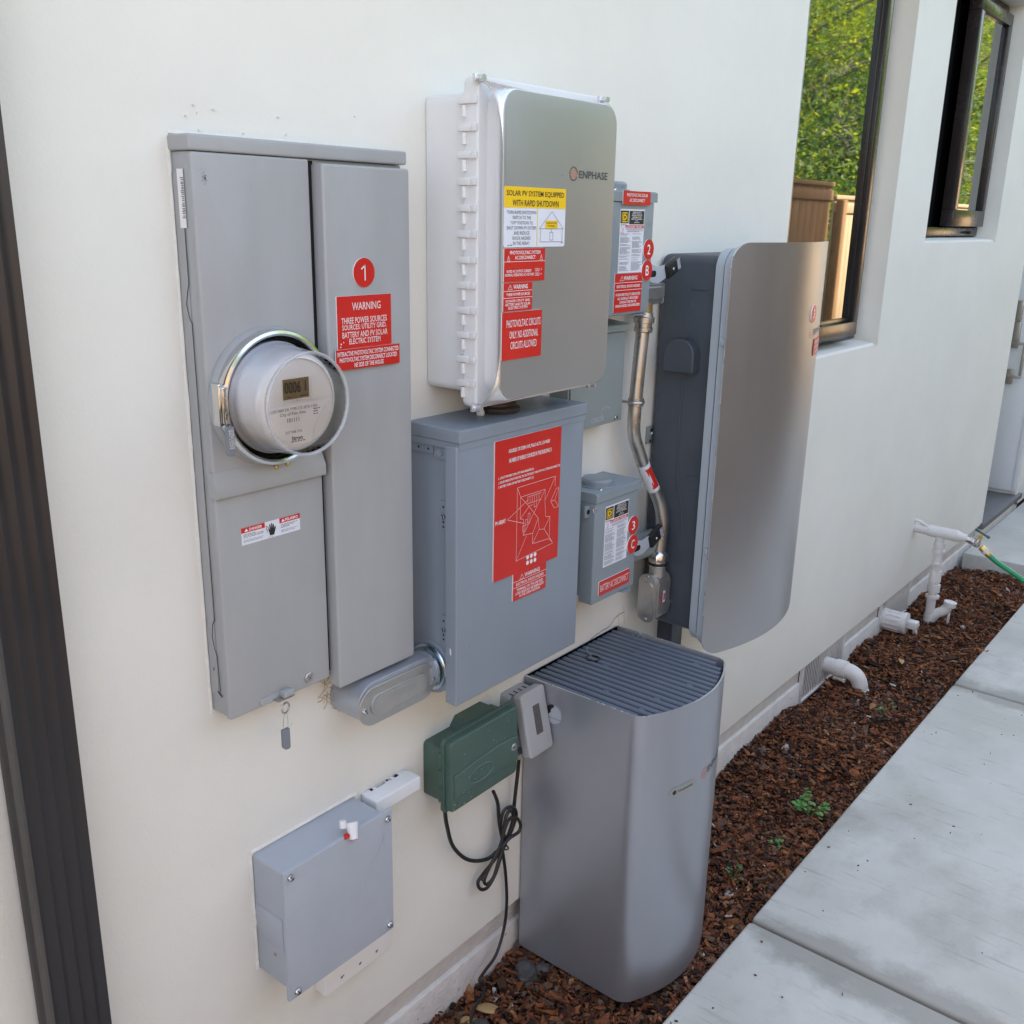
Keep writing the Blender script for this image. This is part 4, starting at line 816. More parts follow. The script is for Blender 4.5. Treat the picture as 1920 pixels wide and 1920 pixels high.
PX, PB_, PT = 1.6365, 1.4635, 1.7015
pv = disconnect('disconnect_switch', 'upper grey switch box marked 2 and B beside the white box', PX, PB_, PT)
safety_label(pv, 1.6775, 1.7660, 1.5465, 1.6675, -.1)
plate(pv, 'warning_sign', 1.6785, 1.7785, 1.6755, 1.7010, -.1026, .0020, [('T', 'PHOTOVOLTAIC SOLAR', .5, .28, .76, .24, whitet, .015), ('T', 'AC DISCONNECT', .5, .66, .56, .24, whitet, .015)], label='narrow red sign on the rain cap')
disc_tag(pv, 1.7855, 1.5905, -.1003, .0200, '2'); disc_tag(pv, 1.7835, 1.5490, -.1003, .0205, 'B')
plate(pv, 'warning_sign', 1.6665, 1.7665, 1.4700, 1.5455, -.1003, .0018, [('T', 'WARNING', .56, .12, .5, .11, whitet, .015), ('L', [(0, .235), (1, .235)], .0008, whitet), ('T', 'ELECTRICAL SHOCK HAZARD', .5, .33, .86, .07, whitet, .015), ('L', [(0, .425), (1, .425)], .0008, whitet), ('T', 'IF GROUND FAULT IS INDICATED', .5, .54, .9, .07, whitet, .015), ('T', 'ALL NORMALLY GROUNDED', .5, .64, .76, .07, whitet, .015), ('T', 'CONDUCTORS MAY BE', .5, .735, .62, .07, whitet, .015), ('T', 'UNGROUNDED AND ENERGIZED', .5, .83, .9, .07, whitet, .015)]+TRI(.24, .12, .13, .95, whitet), label='red ground fault warning sign')
bd = disconnect('disconnect_switch', 'lower grey switch box marked 3 and C with a battery disconnect sign', 1.6375, .857, 1.1035)
safety_label(bd, 1.6745, 1.7665, .9325, 1.0685, -.1)
disc_tag(bd, 1.7860, 1.0030, -.1003, .0210, '3'); disc_tag(bd, 1.7875, .9590, -.1003, .0215, 'C')
plate(bd, 'warning_sign', 1.6605, 1.7815, .8715, .9045, -.1003, .0018, [('T', 'BATTERY AC DISCONNECT', .5, .5, .92, .48, pinkw, .005)], label='red sign reading battery ac disconnect')

# ================================================================== CONDUIT RUN
fit = thing('conduit_fitting', 'cast metal conduit body poking out beside the upper switch box', 'conduit fitting', (1.87, -.045, 1.46), 'conduit bodies')
mb = MB(); mb.prism(rrect(1.80, 1.928, 1.476, 1.5155, .016, 6), 'y', -.012, -.052, alum, r1=.004); mb.box(1.80, 1.932, -.060, -.053, 1.4725, 1.5185, alum, .006, 3); mb.prism(rrect(1.80, 1.922, 1.482, 1.511, .012, 6), 'y', -.0605, -.066, alum, r1=.004); mb.build('body', fit)
screw(fit, 1.9265, -.060, 1.492, .0055)
mb = MB(); mb.cyl((1.873, -.048, 1.4755), (1.873, -.048, 1.450), .0165, brass, 20); mb.box(1.905, 1.93, -.030, -.006, 1.452, 1.470, darkv, .004); mb.build('nipple', fit)
emt = thing('conduit', 'bent shiny metal conduit running down from upper switch box to battery', 'conduit', (1.88, -.05, .86))
EP = [(1.873, -.048, 1.452), (1.867, -.048, 1.395), (1.858, -.048, 1.30), (1.8535, -.048, 1.225), (1.858, -.048, 1.185), (1.876, -.049, 1.150), (1.915, -.052, 1.085), (1.948, -.060, 1.035), (1.963, -.068, .995), (1.966, -.072, .955), (1.962, -.072, .915), (1.957, -.072, .868)]
mb = MB(); mb.tube(EP, .0148, steel, 18, 8); mb.build('tube', emt)
def coupling(p, d, parent):
    mb = MB(); mb.lathe(p, d, [(.0175, 0), (.0205, .002), (.0205, .010), (.0185, .011), (.0185, .020), (.0225, .021), (.0225, .032), (.0195, .034), (.0185, .042)], steel, 6*4); mb.build('compression_fitting', parent)
coupling((1.8705, -.048, 1.413), (.05, 0, 1), emt)
mb = MB(); d = (Vector(EP[7])-Vector(EP[6])).normalized()
p0, p1 = Vector(EP[5]).lerp(Vector(EP[6]), .55), Vector(EP[6]).lerp(Vector(EP[7]), .75)
mb.tube([p0, (p0+p1)/2+Vector((-.0005, 0, -.001)), p1], .0152, paper, 18, 4); 
nn = len(mb.f); mb.build('wrap_label', emt)
mb = MB(); dd = (p1-p0).normalized(); L_ = (p1-p0).length; side = Vector((-.35, -.93, 0)); side = (side-dd*side.dot(dd)).normalized(); tng = dd.cross(side)
V = []; F = []
for i in range(9):
    a = -.95+i*.16+.28
    for s_ in (.12, .88): V.append((p0+dd*L_*s_+(side*math.cos(a)+tng*math.sin(a))*.0155+Vector((-.0003, 0, -.0006))*0)[:])
F = [(2*i, 2*i+1, 2*i+3, 2*i+2) for i in range(8)]; mb.add(V, F, redp); mb.build('red_print', emt, recalc=False)
st = thing('conduit_strap', 'one hole metal strap clamping the bent conduit to the wall', 'strap', (1.87, 0, 1.25))
mb = MB(); mb.box(1.806, 1.842, -.006, -.0005, 1.243, 1.276, steel, .002); mb.tube([(1.836, -.005, 1.262), (1.838, -.035, 1.262), (1.8395, -.055, 1.262), (1.857, -.0645, 1.2615), (1.8735, -.055, 1.261), (1.875, -.03, 1.261)], .0035, steel, 8); mb.lathe((1.8565, -.048, 1.2525), (0.03, 0, 1), [(.0152, 0), (.0178, .001), (.0178, .017), (.0152, .018)], steel, 24); mb.build('clamp', st); screw(st, 1.822, -.006, 1.259, .007, m=steel)
lb2 = thing('conduit_fitting', 'upright cast metal conduit body at the foot of the bent conduit', 'conduit fitting', (1.95, -.07, .716), 'conduit bodies')
mb = MB(); mb.prism(capsule(-.094, -.046, .722, .838, 12), 'x', 1.986, 1.933, alum, r1=.002); mb.cyl((1.957, -.072, .83), (1.957, -.072, .862), .0195, alum, 24); mb.build('body', lb2)
mb = MB(); mb.prism(capsule(-.0885, -.0395, .716, .840, 12), 'x', 1.9325, 1.928, alum, r1=.0015); mb.prism(capsule(-.0805, -.0475, .735, .822, 12), 'x', 1.9279, 1.9235, alum, r1=.003); mb.prism(capsule(-.0765, -.0515, .740, .816, 12), 'x', 1.9234, 1.9228, alum); mb.build('cover_plate', lb2)
screws2(lb2, [(1.928, -.064, .832), (1.928, -.064, .724)], .004, (-1, 0, 0))
mb = MB(); mb.lathe((1.957, -.072, .858), (0, 0, 1), [(.020, 0), (.024, .001), (.024, .006), (.021, .007), (.0225, .009), (.0225, .026), (.018, .034), (.0155, .036)], chrome, 26); mb.build('compression_fitting', lb2)
mb = MB(); mb.lathe((1.957, -.072, .8605), (0, 0, 1), [(.0245, 0), (.0247, .003), (.0245, .0045)], blackp, 24); mb.build('gasket', lb2)
mb = MB(); mb.cyl((1.985, -.070, .750), (2.003, -.070, .750), .019, alum, 24); mb.lathe((1.996, -.070, .750), (1, 0, 0), [(.019, 0), (.024, .0005), (.024, .004), (.02, .005)], zinc, 8); mb.build('hub', lb2)
mb = MB(); mb.flat([(1.945, .768), (1.963, .768), (1.963, .797), (1.945, .797)], -.0944, paper); mb.flat([(1.945, .768), (1.9515, .768), (1.9515, .797), (1.945, .797)], -.0947, redp); mb.flat([(1.955, .774), (1.961, .774), (1.961, .792), (1.955, .792)], -.0947, gink); mb.build('printed_label', lb2, recalc=False)
mb = MB(); mb.cyl((1.806, -.040, .905), (1.985, -.040, .905), .030, jgray, 28); mb.lathe((1.812, -.040, .905), (1, 0, 0), [(.030, 0), (.036, .001), (.036, .008), (.03, .009)], steel, 28)
single(mb, 'conduit_nipple', 'fat grey horizontal pipe stub between the lower switch box and battery', 'conduit', (1.895, -.04, .875))

# ================================================================== WALL BATTERY
wb = thing('wall_battery', 'large wall battery with dark rear case and bulging silver front', 'battery', (2.24, 0, .655))
mb = MB(); mb.prism(rrect(2.0, 2.452, .690, 1.576, .02, 5), 'y', -.004, -.152, batdark, r0=.02, r1=.004); 
mb.prism(rrect(2.03, 2.08, .75, 1.49, .01, 3), 'x', 1.9995, 1.9999, batdark) if False else None
mb.build('rear_case', wb)
bx0, bx1, bz0, bz1 = 1.962, 2.474, .655, 1.606
def bulge(x): t = (x-(bx0+bx1)/2)/((bx1-bx0)/2); return .056*(1-t*t)
def bpanel(mb, x0, x1, z0, z1, r, yb, th, m, edge=None, bfun=bulge, nx=44):
    xs = sorted(set(list(np.linspace(x0+r, x1-r, nx))+[x0+r*(1-math.cos(rad(a))) for a in range(0, 91, 9)]+[x1-r*(1-math.cos(rad(a))) for a in range(0, 91, 9)]))
    def zz(x):
        d = max(0, x0+r-x, x-(x1-r)); return r-math.sqrt(max(0, r*r-d*d))
    V = []; F = []; n = len(xs)
    for x in xs: e = zz(x); y = yb-bfun(x); V += [(x, y, z0+e), (x, y-th, z0+e), (x, y-th, z1-e), (x, y, z1-e)]
    for i in range(n-1): b = 4*i; F.append((b+1, b+5, b+6, b+2))
    mb.add(V, F, m)
    F = []
    for i in range(n-1): b = 4*i; F += [(b, b+4, b+5, b+1), (b+2, b+6, b+7, b+3), (b+3, b+7, b+4, b)]
    F += [(0, 1, 2, 3), (4*n-4, 4*n-3, 4*n-2, 4*n-1)]; mb.add(V, F, edge or m)
mb = MB(); bpanel(mb, bx0, bx1, bz0, bz1, .046, -.1985, .0022, brushed, bright); mb.build('front_plate', wb)
mb = MB(); mb.prism(rrect(1.983, 2.462, .672, 1.592, .045, 8), 'y', -.1525, -.1725, batgray, r0=.002)
bpanel(mb, 1.975, 2.465, .664, 1.598, .045, -.173, .0235, batgray); mb.build('front_frame', wb)
for z in (1.395, .915):
    mb = MB(); mb.obox((1.9735, -.191, z), (.007, -.002, 0), (.001, .005, 0), (0, 0, .0075), batgray, .002); mb.build('clip', wb)
mb = MB(); mb.prism(rrect(-.122, -.047, 1.319, 1.394, (.004, .004, .036, .036), 9), 'x', 1.9995, 1.968, batdark, r1=.018, seg=6); mb.build('cable_cover', wb)
mb = MB()
for (y0, z0, y1, z1) in ((-.09, 1.505, -.125, 1.507), (-.078, 1.24, -.085, 1.19), (-.05, 1.30, -.058, 1.24)): pass
mb.tube([(1.9995, -.085, 1.32), (1.9995, -.082, 1.20), (1.9995, -.085, 1.08), (1.9995, -.105, .98), (1.9995, -.112, .93)], .0022, batdark, 6); mb.tube([(1.9995, -.11, 1.075), (1.9995, -.146, 1.085)], .0018, batdark, 6); mb.tube([(1.9995, -.112, 1.04), (1.9995, -.146, 1.048)], .0018, batdark, 6)
mb.box(1.998, 2.0005, -.128, -.088, 1.500, 1.508, batdark, .001); mb.build('case_rib', wb)
mb = MB(); mb.box(1.985, 2.04, -.004, -.0005, 1.137, 1.179, jgray, .001); mb.flat(circ(2.005, 1.168, .0055, n=14), -.0045, darkv); mb.flat([(1.998, 1.139), (2.006, 1.139), (2.006, 1.146), (1.998, 1.146)], -.0045, darkv); mbk = mb.build('wall_bracket', wb); screw(mbk, 2.007, -.004, 1.160, .0065)
mb = MB(); mb.box(2.10, 2.155, -.045, -.001, .560, .692, batdark, .002); mb.build('support_leg', wb)
bw = lambda q: (q[0], q[1]-bulge(q[0]), q[2])
mb = MB(); xx = 2.302; 
mb.add(*[([bw((xx+a, -.2008, 1.4415+b)) for a, b in circ(0, 0, .021, n=32)]+[bw((xx+a, -.2032, 1.4415+b)) for a, b in circ(0, 0, .021, n=32)]), [(i, (i+1) % 32, 32+(i+1) % 32, 32+i) for i in range(32)]], whitet)
mb.add([bw((xx+a, -.2032, 1.4415+b)) for a, b in circ(0, 0, .021, n=32)], [tuple(range(32))], redp); mb.text('3', xx, 1.4415, .013, .021, -.2038, whitet, .015, warp=bw); o = mb.build('number_disc', wb, recalc=False)
mb = MB(); emblem(mb, 2.303, 1.396, .0125, -.2012, warp=bw, wd=.0016); mb.text('ENPHASE', 2.375, 1.396, .105, .0150, -.2012, logog, .012, warp=bw); mb.build('logo', wb, recalc=False)
plate(wb, 'warning_sign', 2.335, 2.445, 1.338, 1.378, -.2012, .0014, [('T', 'BATTERY', .5, .20, .7, .18, whitet, .01), ('T', 'AC DISCONNECT', .5, .50, .85, .18, whitet, .01), ('T', 'LOCATED', .5, .80, .6, .18, whitet, .01)], warp=bw, label='small red sign wrapped on the curved front')

# ================================================================== FLOOR CABINET
fc = thing('floor_cabinet', 'tall silver floor cabinet with slatted grille top standing on mulch', 'cabinet', (1.72, -.16, -.01))
cx0, cx1, cyb, cyf, cr = 1.537, 1.902, -.005, -.292, .026
def cfy(x): t = (x-(cx0+cx1)/2)/((cx1-cx0)/2); return cyf-.056*max(0, 1-t*t)
def cab_outline(d=0):
    P = [(cx1-d, cyb), (cx0+d, cyb)]
    # left front corner, bulged front, right front corner
    n = 40; Q = []
    for i in range(n+1):
        x = cx0+(cx1-cx0)*i/n; Q.append((x, cfy(x)))
    # round the corners by replacing the ends with arcs
    L = [(cx0+d, cyf+cr*1.0)]
    s0 = Vector((Q[3][0], Q[3][1])); c0 = Vector((cx0, cyf-.004)); a0 = Vector((cx0, cyf+cr))
    for k in range(1, 10): t = k/10; p = a0*(1-t)**2+c0*2*t*(1-t)+s0*t*t; L.append((p.x+d*(1-t), p.y+d*t))
    Mid = [(x, y+d) for x, y in Q[3:-3]]
    s1 = Vector((Q[-4][0], Q[-4][1])); c1 = Vector((cx1, cyf-.004)); a1 = Vector((cx1, cyf+cr)); Rr = []
    for k in range(1, 11): t = k/10; p = s1*(1-t)**2+c1*2*t*(1-t)+a1*t*t; Rr.append((p.x-d*t, p.y+d*(1-t)))
    return P+L+Mid+Rr
O = cab_outline(0); I = cab_outline(.004); n = len(O); zt, zb = .700, .002
mb = MB(); V = [(x, y, zb) for x, y in O]+[(x, y, zt) for x, y in O]+[(x, y, zt) for x, y in I]+[(x, y, zt-.02) for x, y in I]
F = [(i, (i+1) % n, n+(i+1) % n, n+i) for i in range(n)]; F2 = [(n+i, n+(i+1) % n, 2*n+(i+1) % n, 2*n+i) for i in range(n)]+[(2*n+i, 2*n+(i+1) % n, 3*n+(i+1) % n, 3*n+i) for i in range(n)]
mb.add(V, F, cabsil); mb.add(V, F2, bright); mb.build('shell', fc, sharp=50)
mb = MB(); mb.prism(cab_outline(.006), 'z', .03, .676, blackp); mb.build('core', fc)
x = cx0+.0165
while x < cx1-.012:
    mb = MB(); yf = max(cfy(x-.006), cfy(x+.006))+.008
    if x < cx0+.03 or x > cx1-.03: yf += .012
    P = [(-.0066, .6765), (.0066, .6765), (.0066, .693), (.0045, .6955), (-.0045, .6955), (-.0066, .693)]
    mb.prism([(x+a, b) for a, b in P], 'y', cyb+.001, yf, slatm, r0=.003); mb.build('slat', fc); x += .0202
mb = MB()
for (i, y) in ((2, -.17), (4, -.27), (7, -.10), (9, -.29), (12, -.12), (14, -.25), (1, -.27)): xx = cx0+.0165+.0202*i+.0101; mb.box(xx-.0032, xx+.0032, y-.006, y+.006, .677, .6935, slatm)
mb.build('grille_bridge', fc)
mb = MB(); mb.lathe((1.713, -.060, .690), (0, 0, 1), [(.017, 0), (.017, .0065), (.015, .0070), (.0145, .0035), (0, .003)], blackp, 28, close=False); mb.tube([(1.713, -.056, .693), (1.715, -.052, .703), (1.712, -.045, .711), (1.716, -.040, .717)], .0012, lead, 7); mb.build('cable_port', fc)
hw = lambda q: (1.5366, q[0], q[2]); h2 = lambda q: (1.5362, q[0], q[2])
mb = MB(); mb.flat(circ(-.082, .634, .0215, .024, n=32), 0, pvcgray, hw); mb.flat([(-.082+.0205*math.cos(rad(a)), .634+.0230*math.sin(rad(a))) for a in range(-20, 95, 8)]+[(-.082+.008*math.cos(rad(a))-.002, .640+.010*math.sin(rad(a))) for a in range(90, -30, -15)], 0, blackp, h2)  # flat disc; the black crescent paints the shade inside a scoop
mb.line([(-.102, .6255), (-.063, .6255)], .0012, 0, slatm, h2)
V = []; 
mb.lathe((1.5368, -.082, .634), (-1, 0, 0), [(.0205, 0), (.0232, .0006), (.0240, .0004), (.0243, 0)], cabsil, 36, close=False); mb.build('painted_hand_hole', fc, recalc=False)
cw = lambda q: (q[0], cfy(q[0])+q[1], q[2])
mb = MB(); emblem(mb, 1.732, .5080, .0120, -.0006, warp=cw, wd=.0016); mb.text('ENPHASE', 1.797, .5090, .098, .0150, -.0006, logog, .012, warp=cw); mb.build('logo', fc, recalc=False)
mb = MB(); P = capsule(1.6135, 1.6965, .4925, .5155, 8); 
xs_ = np.linspace(1.6135, 1.6965, 15)
V = []; r_ = .0115
for x in xs_: d = max(0, 1.6135+r_-x, x-(1.6965-r_)); e = r_-math.sqrt(max(0, r_*r_-d*d)); V += [cw((x, -.0005, .4925+e)), cw((x, -.0005, .5155-e))]
mb.add(V, [(2*i, 2*i+2, 2*i+3, 2*i+1) for i in range(14)], blabel)
mb.add([cw((1.628+a, -.0010, .504+b)) for a, b in circ(0, 0, .0052, n=16)], [tuple(range(16))], ink); mb.text('TÜV SÜD BATTERY', 1.661, .504, .046, .0062, -.0010, ink, .015, warp=cw); mb.build('badge', fc, recalc=False)

# ================================================================== GREEN TIMER BOX
gb = thing('sprinkler_timer', 'green plastic sprinkler timer box with round steel lock', 'timer box', (1.315, 0, .54))
mb = MB(); mb.prism(rrect(1.2235, 1.432, .5565, .676, .010, 5), 'y', 0, -.050, green, r0=.003); mb.prism([(1.30, .676), (1.315, .694), (1.392, .694), (1.404, .676)], 'y', 0, -.040, green, r1=.003); mb.build('case', gb)
mb = MB(); mb.prism(rrect(1.2185, 1.434, .5385, .7005, .012, 6), 'y', -.0505, -.0585, green, r1=.002, r0=.001); mb.prism(rrect(1.2235, 1.4285, .5425, .696, .012, 6), 'y', -.0586, -.074, green, r1=.006)
mb.prism([(1.2305, .573), (1.4245, .5735), (1.4245, .629), (1.405, .632), (1.36, .6345), (1.275, .628), (1.2305, .6235)], 'y', -.0735, -.0775, green, r1=.003)
el = [(1.308+.037*math.cos(rad(a)), .5985+.0165*math.sin(rad(a))) for a in range(0, 361, 12)]
for a, b in zip(el[:-1], el[1:]): mb.tube([(a[0], -.0778, a[1]), (b[0], -.0778, b[1])], .0013, greenhl, 6, 0)
mb.text('Orbit', 1.308, .5985, .050, .0175, -.0786, greenhl, .03); mb.build('lid', gb, sharp=30)
for z in (.655, .618, .58):
    mb = MB(); mb.box(1.2165, 1.2232, -.0555, -.0475, z-.013, z+.013, green, .002); mb.cyl((1.2175, -.0500, z-.015), (1.2175, -.0500, z+.015), .0026, green, 10); mb.build('hinge', gb)
mb = MB(); mb.lathe((1.4095, -.0735, .6095), (0, -1, 0), [(.0150, 0), (.0145, .004), (.0110, .0052), (.0100, .0035)], green, 28); mb.lathe((1.4095, -.0765, .6095), (0, -1, 0), [(.0085, 0), (.0085, .0022), (.0075, .0030)], chrome, 28); mb.line([(1.4045, .6095), (1.4145, .6095)], .0016, -.0798, darkv); mb.build('lock', gb)
mb = MB()
for i in range(34): mb.add([(1.224+random.uniform(0, .2)+a, -.0+random.uniform(-.049, -.005)+b, .6765) for a, b in circ(0, 0, random.uniform(.0005, .0014), n=6)], [tuple(range(6))], paper) if False else None
for i in range(26):
    px, pz = random.uniform(1.228, 1.42), random.uniform(.55, .69); mb.flat(circ(px, pz, random.uniform(.0004, .0011), n=6), -.0745 if not .57 < pz < .632 else -.0780, paper)
mb.flat([(1.240, .5565), (1.2435, .5565), (1.2425, .5675), (1.2395, .5655)], -.0744, weedd); mb.build('paint_fleck', gb, recalc=False)

# ================================================================== OUTLET WITH IN-USE COVER
oc = thing('outlet_cover', 'grey weatherproof outlet cover with smoked window tilted open', 'outlet cover', (1.49, 0, .545))
mb = MB(); mb.prism(rrect(1.458, 1.531, .552, .687, .006, 4), 'y', 0, -.026, ocgray, r1=.004); mb.prism(rrect(1.462, 1.527, .557, .683, .006, 4), 'y', -.0261, -.036, ocgray, r1=.003)
for i in range(4): xx = 1.468+.015*i; mb.box(xx-.0016, xx+.0016, -.0275, -.015, .6868, .6873, darkv)
mb.build('base', oc)
ca = rad(13); ux = Vector((1, 0, 0)); uz = Vector((0, math.sin(ca), math.cos(ca))); un = ux.cross(uz)*-1  # lid axes
un = Vector((0, -math.cos(ca), math.sin(ca)))
L0 = Vector((1.4945, -.0435, .6975))
def LW(q): return (L0+ux*q[0]+uz*q[2]+un*(-q[1]))[:]
mb = MB(); mb.prism(rrect(-.0405, .0405, -.142, 0, .010, 6), 'y', .006, -.014, ocgray, r1=.005, warp=LW); mb.prism(rrect(-.036, .036, -.136, -.006, .009, 5), 'y', .0095, .0062, blackp, warp=LW); ld = mb.build('lid', oc)
mb = MB(); mb.prism(rrect(-.009, .013, -.098, -.034, .0015, 2), 'y', -.0138, -.01445, ocwin, warp=LW); mb.build('window', ld)
mb = MB(); mb.prism(rrect(1.462, 1.528, .543, .556, .004, 3), 'y', -.006, -.050, ocgray, r1=.004); mb.build('cord_guard', oc)

# ================================================================== CORDS
ga = thing('power_cord', 'black power cord bundled in loops under the green timer box', 'power cord', (1.44, -.03, .30))
def wp(px, py, y):   # a point on the plane y seen in that direction; all cords hang just off the wall
    d = M.to_3x3() @ Vector(((px-960)/1849.7, -(py-960)/1849.7, -1)); t = (y+1.19)/d.y; return (d.x*t, y, 1.65+d.z*t)
CW = lambda L: [wp(*q) for q in L]
mb = MB(); mb.tube(CW([(834, 1520, -.045), (838, 1548, -.035), (850, 1588, -.02), (878, 1612, -.018), (912, 1611, -.02), (936, 1592, -.026), (950, 1573, -.03), (957, 1560, -.03)]), .0042, rubber, 9)
mb.tube(CW([(925, 1484, -.03), (933, 1505, -.02), (935, 1530, -.016), (938, 1555, -.018), (944, 1580, -.02)]), .0040, rubber, 9)
mb.tube(CW([(973, 1424, -.03), (970, 1455, -.025), (966, 1490, -.02), (962, 1530, -.02)]), .0042, rubber, 9); mb.build('cord', ga)
mb = MB()
mb.tube(CW([(944, 1580, -.02), (938, 1548, -.022), (945, 1520, -.026), (960, 1513, -.028), (968, 1525, -.028), (962, 1550, -.026), (948, 1580, -.024), (930, 1608, -.022), (905, 1640, -.022), (896, 1655, -.022), (901, 1667, -.022), (914, 1664, -.024), (928, 1640, -.026), (938, 1610, -.026), (946, 1585, -.028), (955, 1560, -.028)]), .0038, rubber, 8)
mb.tube(CW([(948, 1585, -.030), (944, 1555, -.032), (950, 1528, -.034), (958, 1520, -.034), (962, 1532, -.034), (955, 1560, -.032), (940, 1590, -.030), (920, 1622, -.030), (908, 1650, -.030), (913, 1658, -.030), (925, 1645, -.032), (934, 1618, -.032), (943, 1590, -.032)]), .0038, rubber, 8)
mb.tube(CW([(940, 1590, -.036), (955, 1572, -.040), (972, 1560, -.042), (976, 1546, -.042), (968, 1533, -.040), (955, 1536, -.038), (946, 1556, -.036), (938, 1585, -.034), (922, 1618, -.030), (903, 1652, -.028)]), .0038, rubber, 8); mb.build('coil', ga)
mb = MB(); tp = Vector(wp(941, 1586, -.030)); mb.tube([tp+Vector((-.012, 0, .004)), tp+Vector((-.004, -.014, -.001)), tp+Vector((.008, -.012, -.004)), tp+Vector((.014, .004, -.005))], .0016, blackp, 6); mb.tube([tp+Vector((-.010, -.006, .004)), tp+Vector((-.018, -.010, .012)), tp+Vector((-.016, -.006, .018))], .0012, blackp, 5); mb.build('twist_tie', ga)
mb = MB(); mb.tube(CW([(943, 1600, -.020), (948, 1640, -.014), (950, 1690, -.012), (945, 1740, -.014), (930, 1790, -.018), (908, 1822, -.022), (899, 1838, -.030)])+[(1.372, -.036, .013), (1.352, -.052, .010), (1.322, -.058, .014), (1.290, -.072, .009), (1.262, -.098, .004), (1.245, -.118, .0)], .0036, rubber, 9)
single(mb, 'low_voltage_wire', 'thin dark wire running from the cord bundle down into the mulch', 'wire', (1.40, -.03, 0))

# ================================================================== SPLICE BOX, BOARD, CLIP, TAG
sb = thing('splice_box', 'pale grey square plastic box low on the wall with four cover screws', 'electrical box', (.93, 0, .39))
mb = MB(); mb.prism(rrect(.821, 1.045, .414, .641, .006, 4), 'y', 0, -.078, pvcgray, r0=.001); mb.box(.8202, .8212, -.070, -.002, .5485, .5505, pvcgray); mb.box(.8200, .8212, -.072, -.001, .4860, .5480, pvcgray, .0004); mb.build('body', sb)
mb = MB(); mb.add([(.8198, -.048+a, .4705+b) for a, b in circ(0, 0, .0035, n=10)], [tuple(range(10))], tanm); mb.build('dirt_spot', sb, recalc=False)
mb = MB(); mb.prism([(.8165, .398), (1.0555, .3955), (1.0565, .6465), (.8175, .6445)], 'y', -.0785, -.0855, pvcgray, r1=.0015)
mb.text('CARLON', .935, .515, .115, .022, -.0857, pvcgray, .02, rad(6)); mb.line([(.972, .543), (.995, .552), (1.02, .573), (1.035, .60)], .0014, -.0858, pvcgray); mb.line([(1.035, .60), (1.035, .575)], .0014, -.0858, pvcgray); mb.build('cover', sb)
for q in ((.8305, .633), (1.044, .632), (.8325, .4105), (1.0445, .410)): screw(sb, q[0], -.0855, q[1], .0066)
mb = MB(); mb.box(.936, 1.1, -.030, -.0005, .290, .55, wboard, .002)
for x in (.975, 1.018, 1.060): mb.flat(circ(x+.002*(x > 1), .308, .0028, n=8), -.0304, gink); mb.flat(circ(x+.004, .3095, .0018, n=8), -.0306, gink)
single(mb, 'backing_board', 'off white board on the wall behind and below the grey splice box', 'board', (1.018, 0, .29))
cl = thing('wall_bracket', 'small white plastic bracket screwed above the splice box', 'bracket', (1.11, 0, .60))
P = [(0, .0), (-.010, .0), (-.012, -.006), (-.020, -.006), (-.0205, .0), (-.040, .0)]
mb = MB(); mb.prism(rrect(1.058, 1.172, .6115, .6405, .003, 3), 'y', -.012, -.044, white, r1=.003)
for (a, b) in ((1.0605, 1.079), (1.0835, 1.092), (1.118, 1.127), (1.131, 1.1385), (1.150, 1.168)): mb.box(a, b, -.0119, -.001, .613, .6395, white, .002)
mb.text('LOT', 1.143, .625, .016, .006, -.0443, paper); mb.build('body', cl)
mb = MB()
for q in (1.081, 1.1215, 1.1445): mb.lathe((q, -.006, .637), (0, 0, 1), [(.0035, 0), (.003, .003), (0, .0035)], blackp, 10)
mb.build('screw', cl)
mb = MB(); mb.cyl((.9585, -.077, .653), (.9555, -.098, .6275), .0075, white, 20, .0105) if False else None
tg = thing('wire_cap', 'tiny white and red cap lying on top of the splice box', 'cap', (.965, -.075, .642))
mb = MB(); mb.lathe((.9605, -.0920, .6370), (.22, .40, .72), [(.0068, 0), (.0070, .001), (.0085, .012), (.0110, .026), (.0112, .0275), (.009, .028)], white, 26); mb.lathe((.953, -.074, .655), (.2, .25, .9), [(.0055, 0), (.006, .012), (.005, .0125)], white, 18); mb.build('cap', tg)
mb = MB(); mb.lathe((.9603, -.0924, .6362), (.22, .40, .72), [(.0062, 0), (.0062, .0009)], redp, 22); mb.prism([(.945, -.088), (.956, -.089), (.955, -.080), (.947, -.081)], 'z', .642, .648, redp, r1=.001); mb.build('red_tip', tg)
mb = MB(); mb.tube([(1.050, -.045, .63), (1.060, -.050, .615), (1.064, -.050, .598), (1.061, -.050, .580), (1.052, -.050, .570)], .0022, hoseg, 8)
single(mb, 'ground_wire', 'short green wire looping out of the right side of the splice box', 'wire', (1.056, -.048, .57))

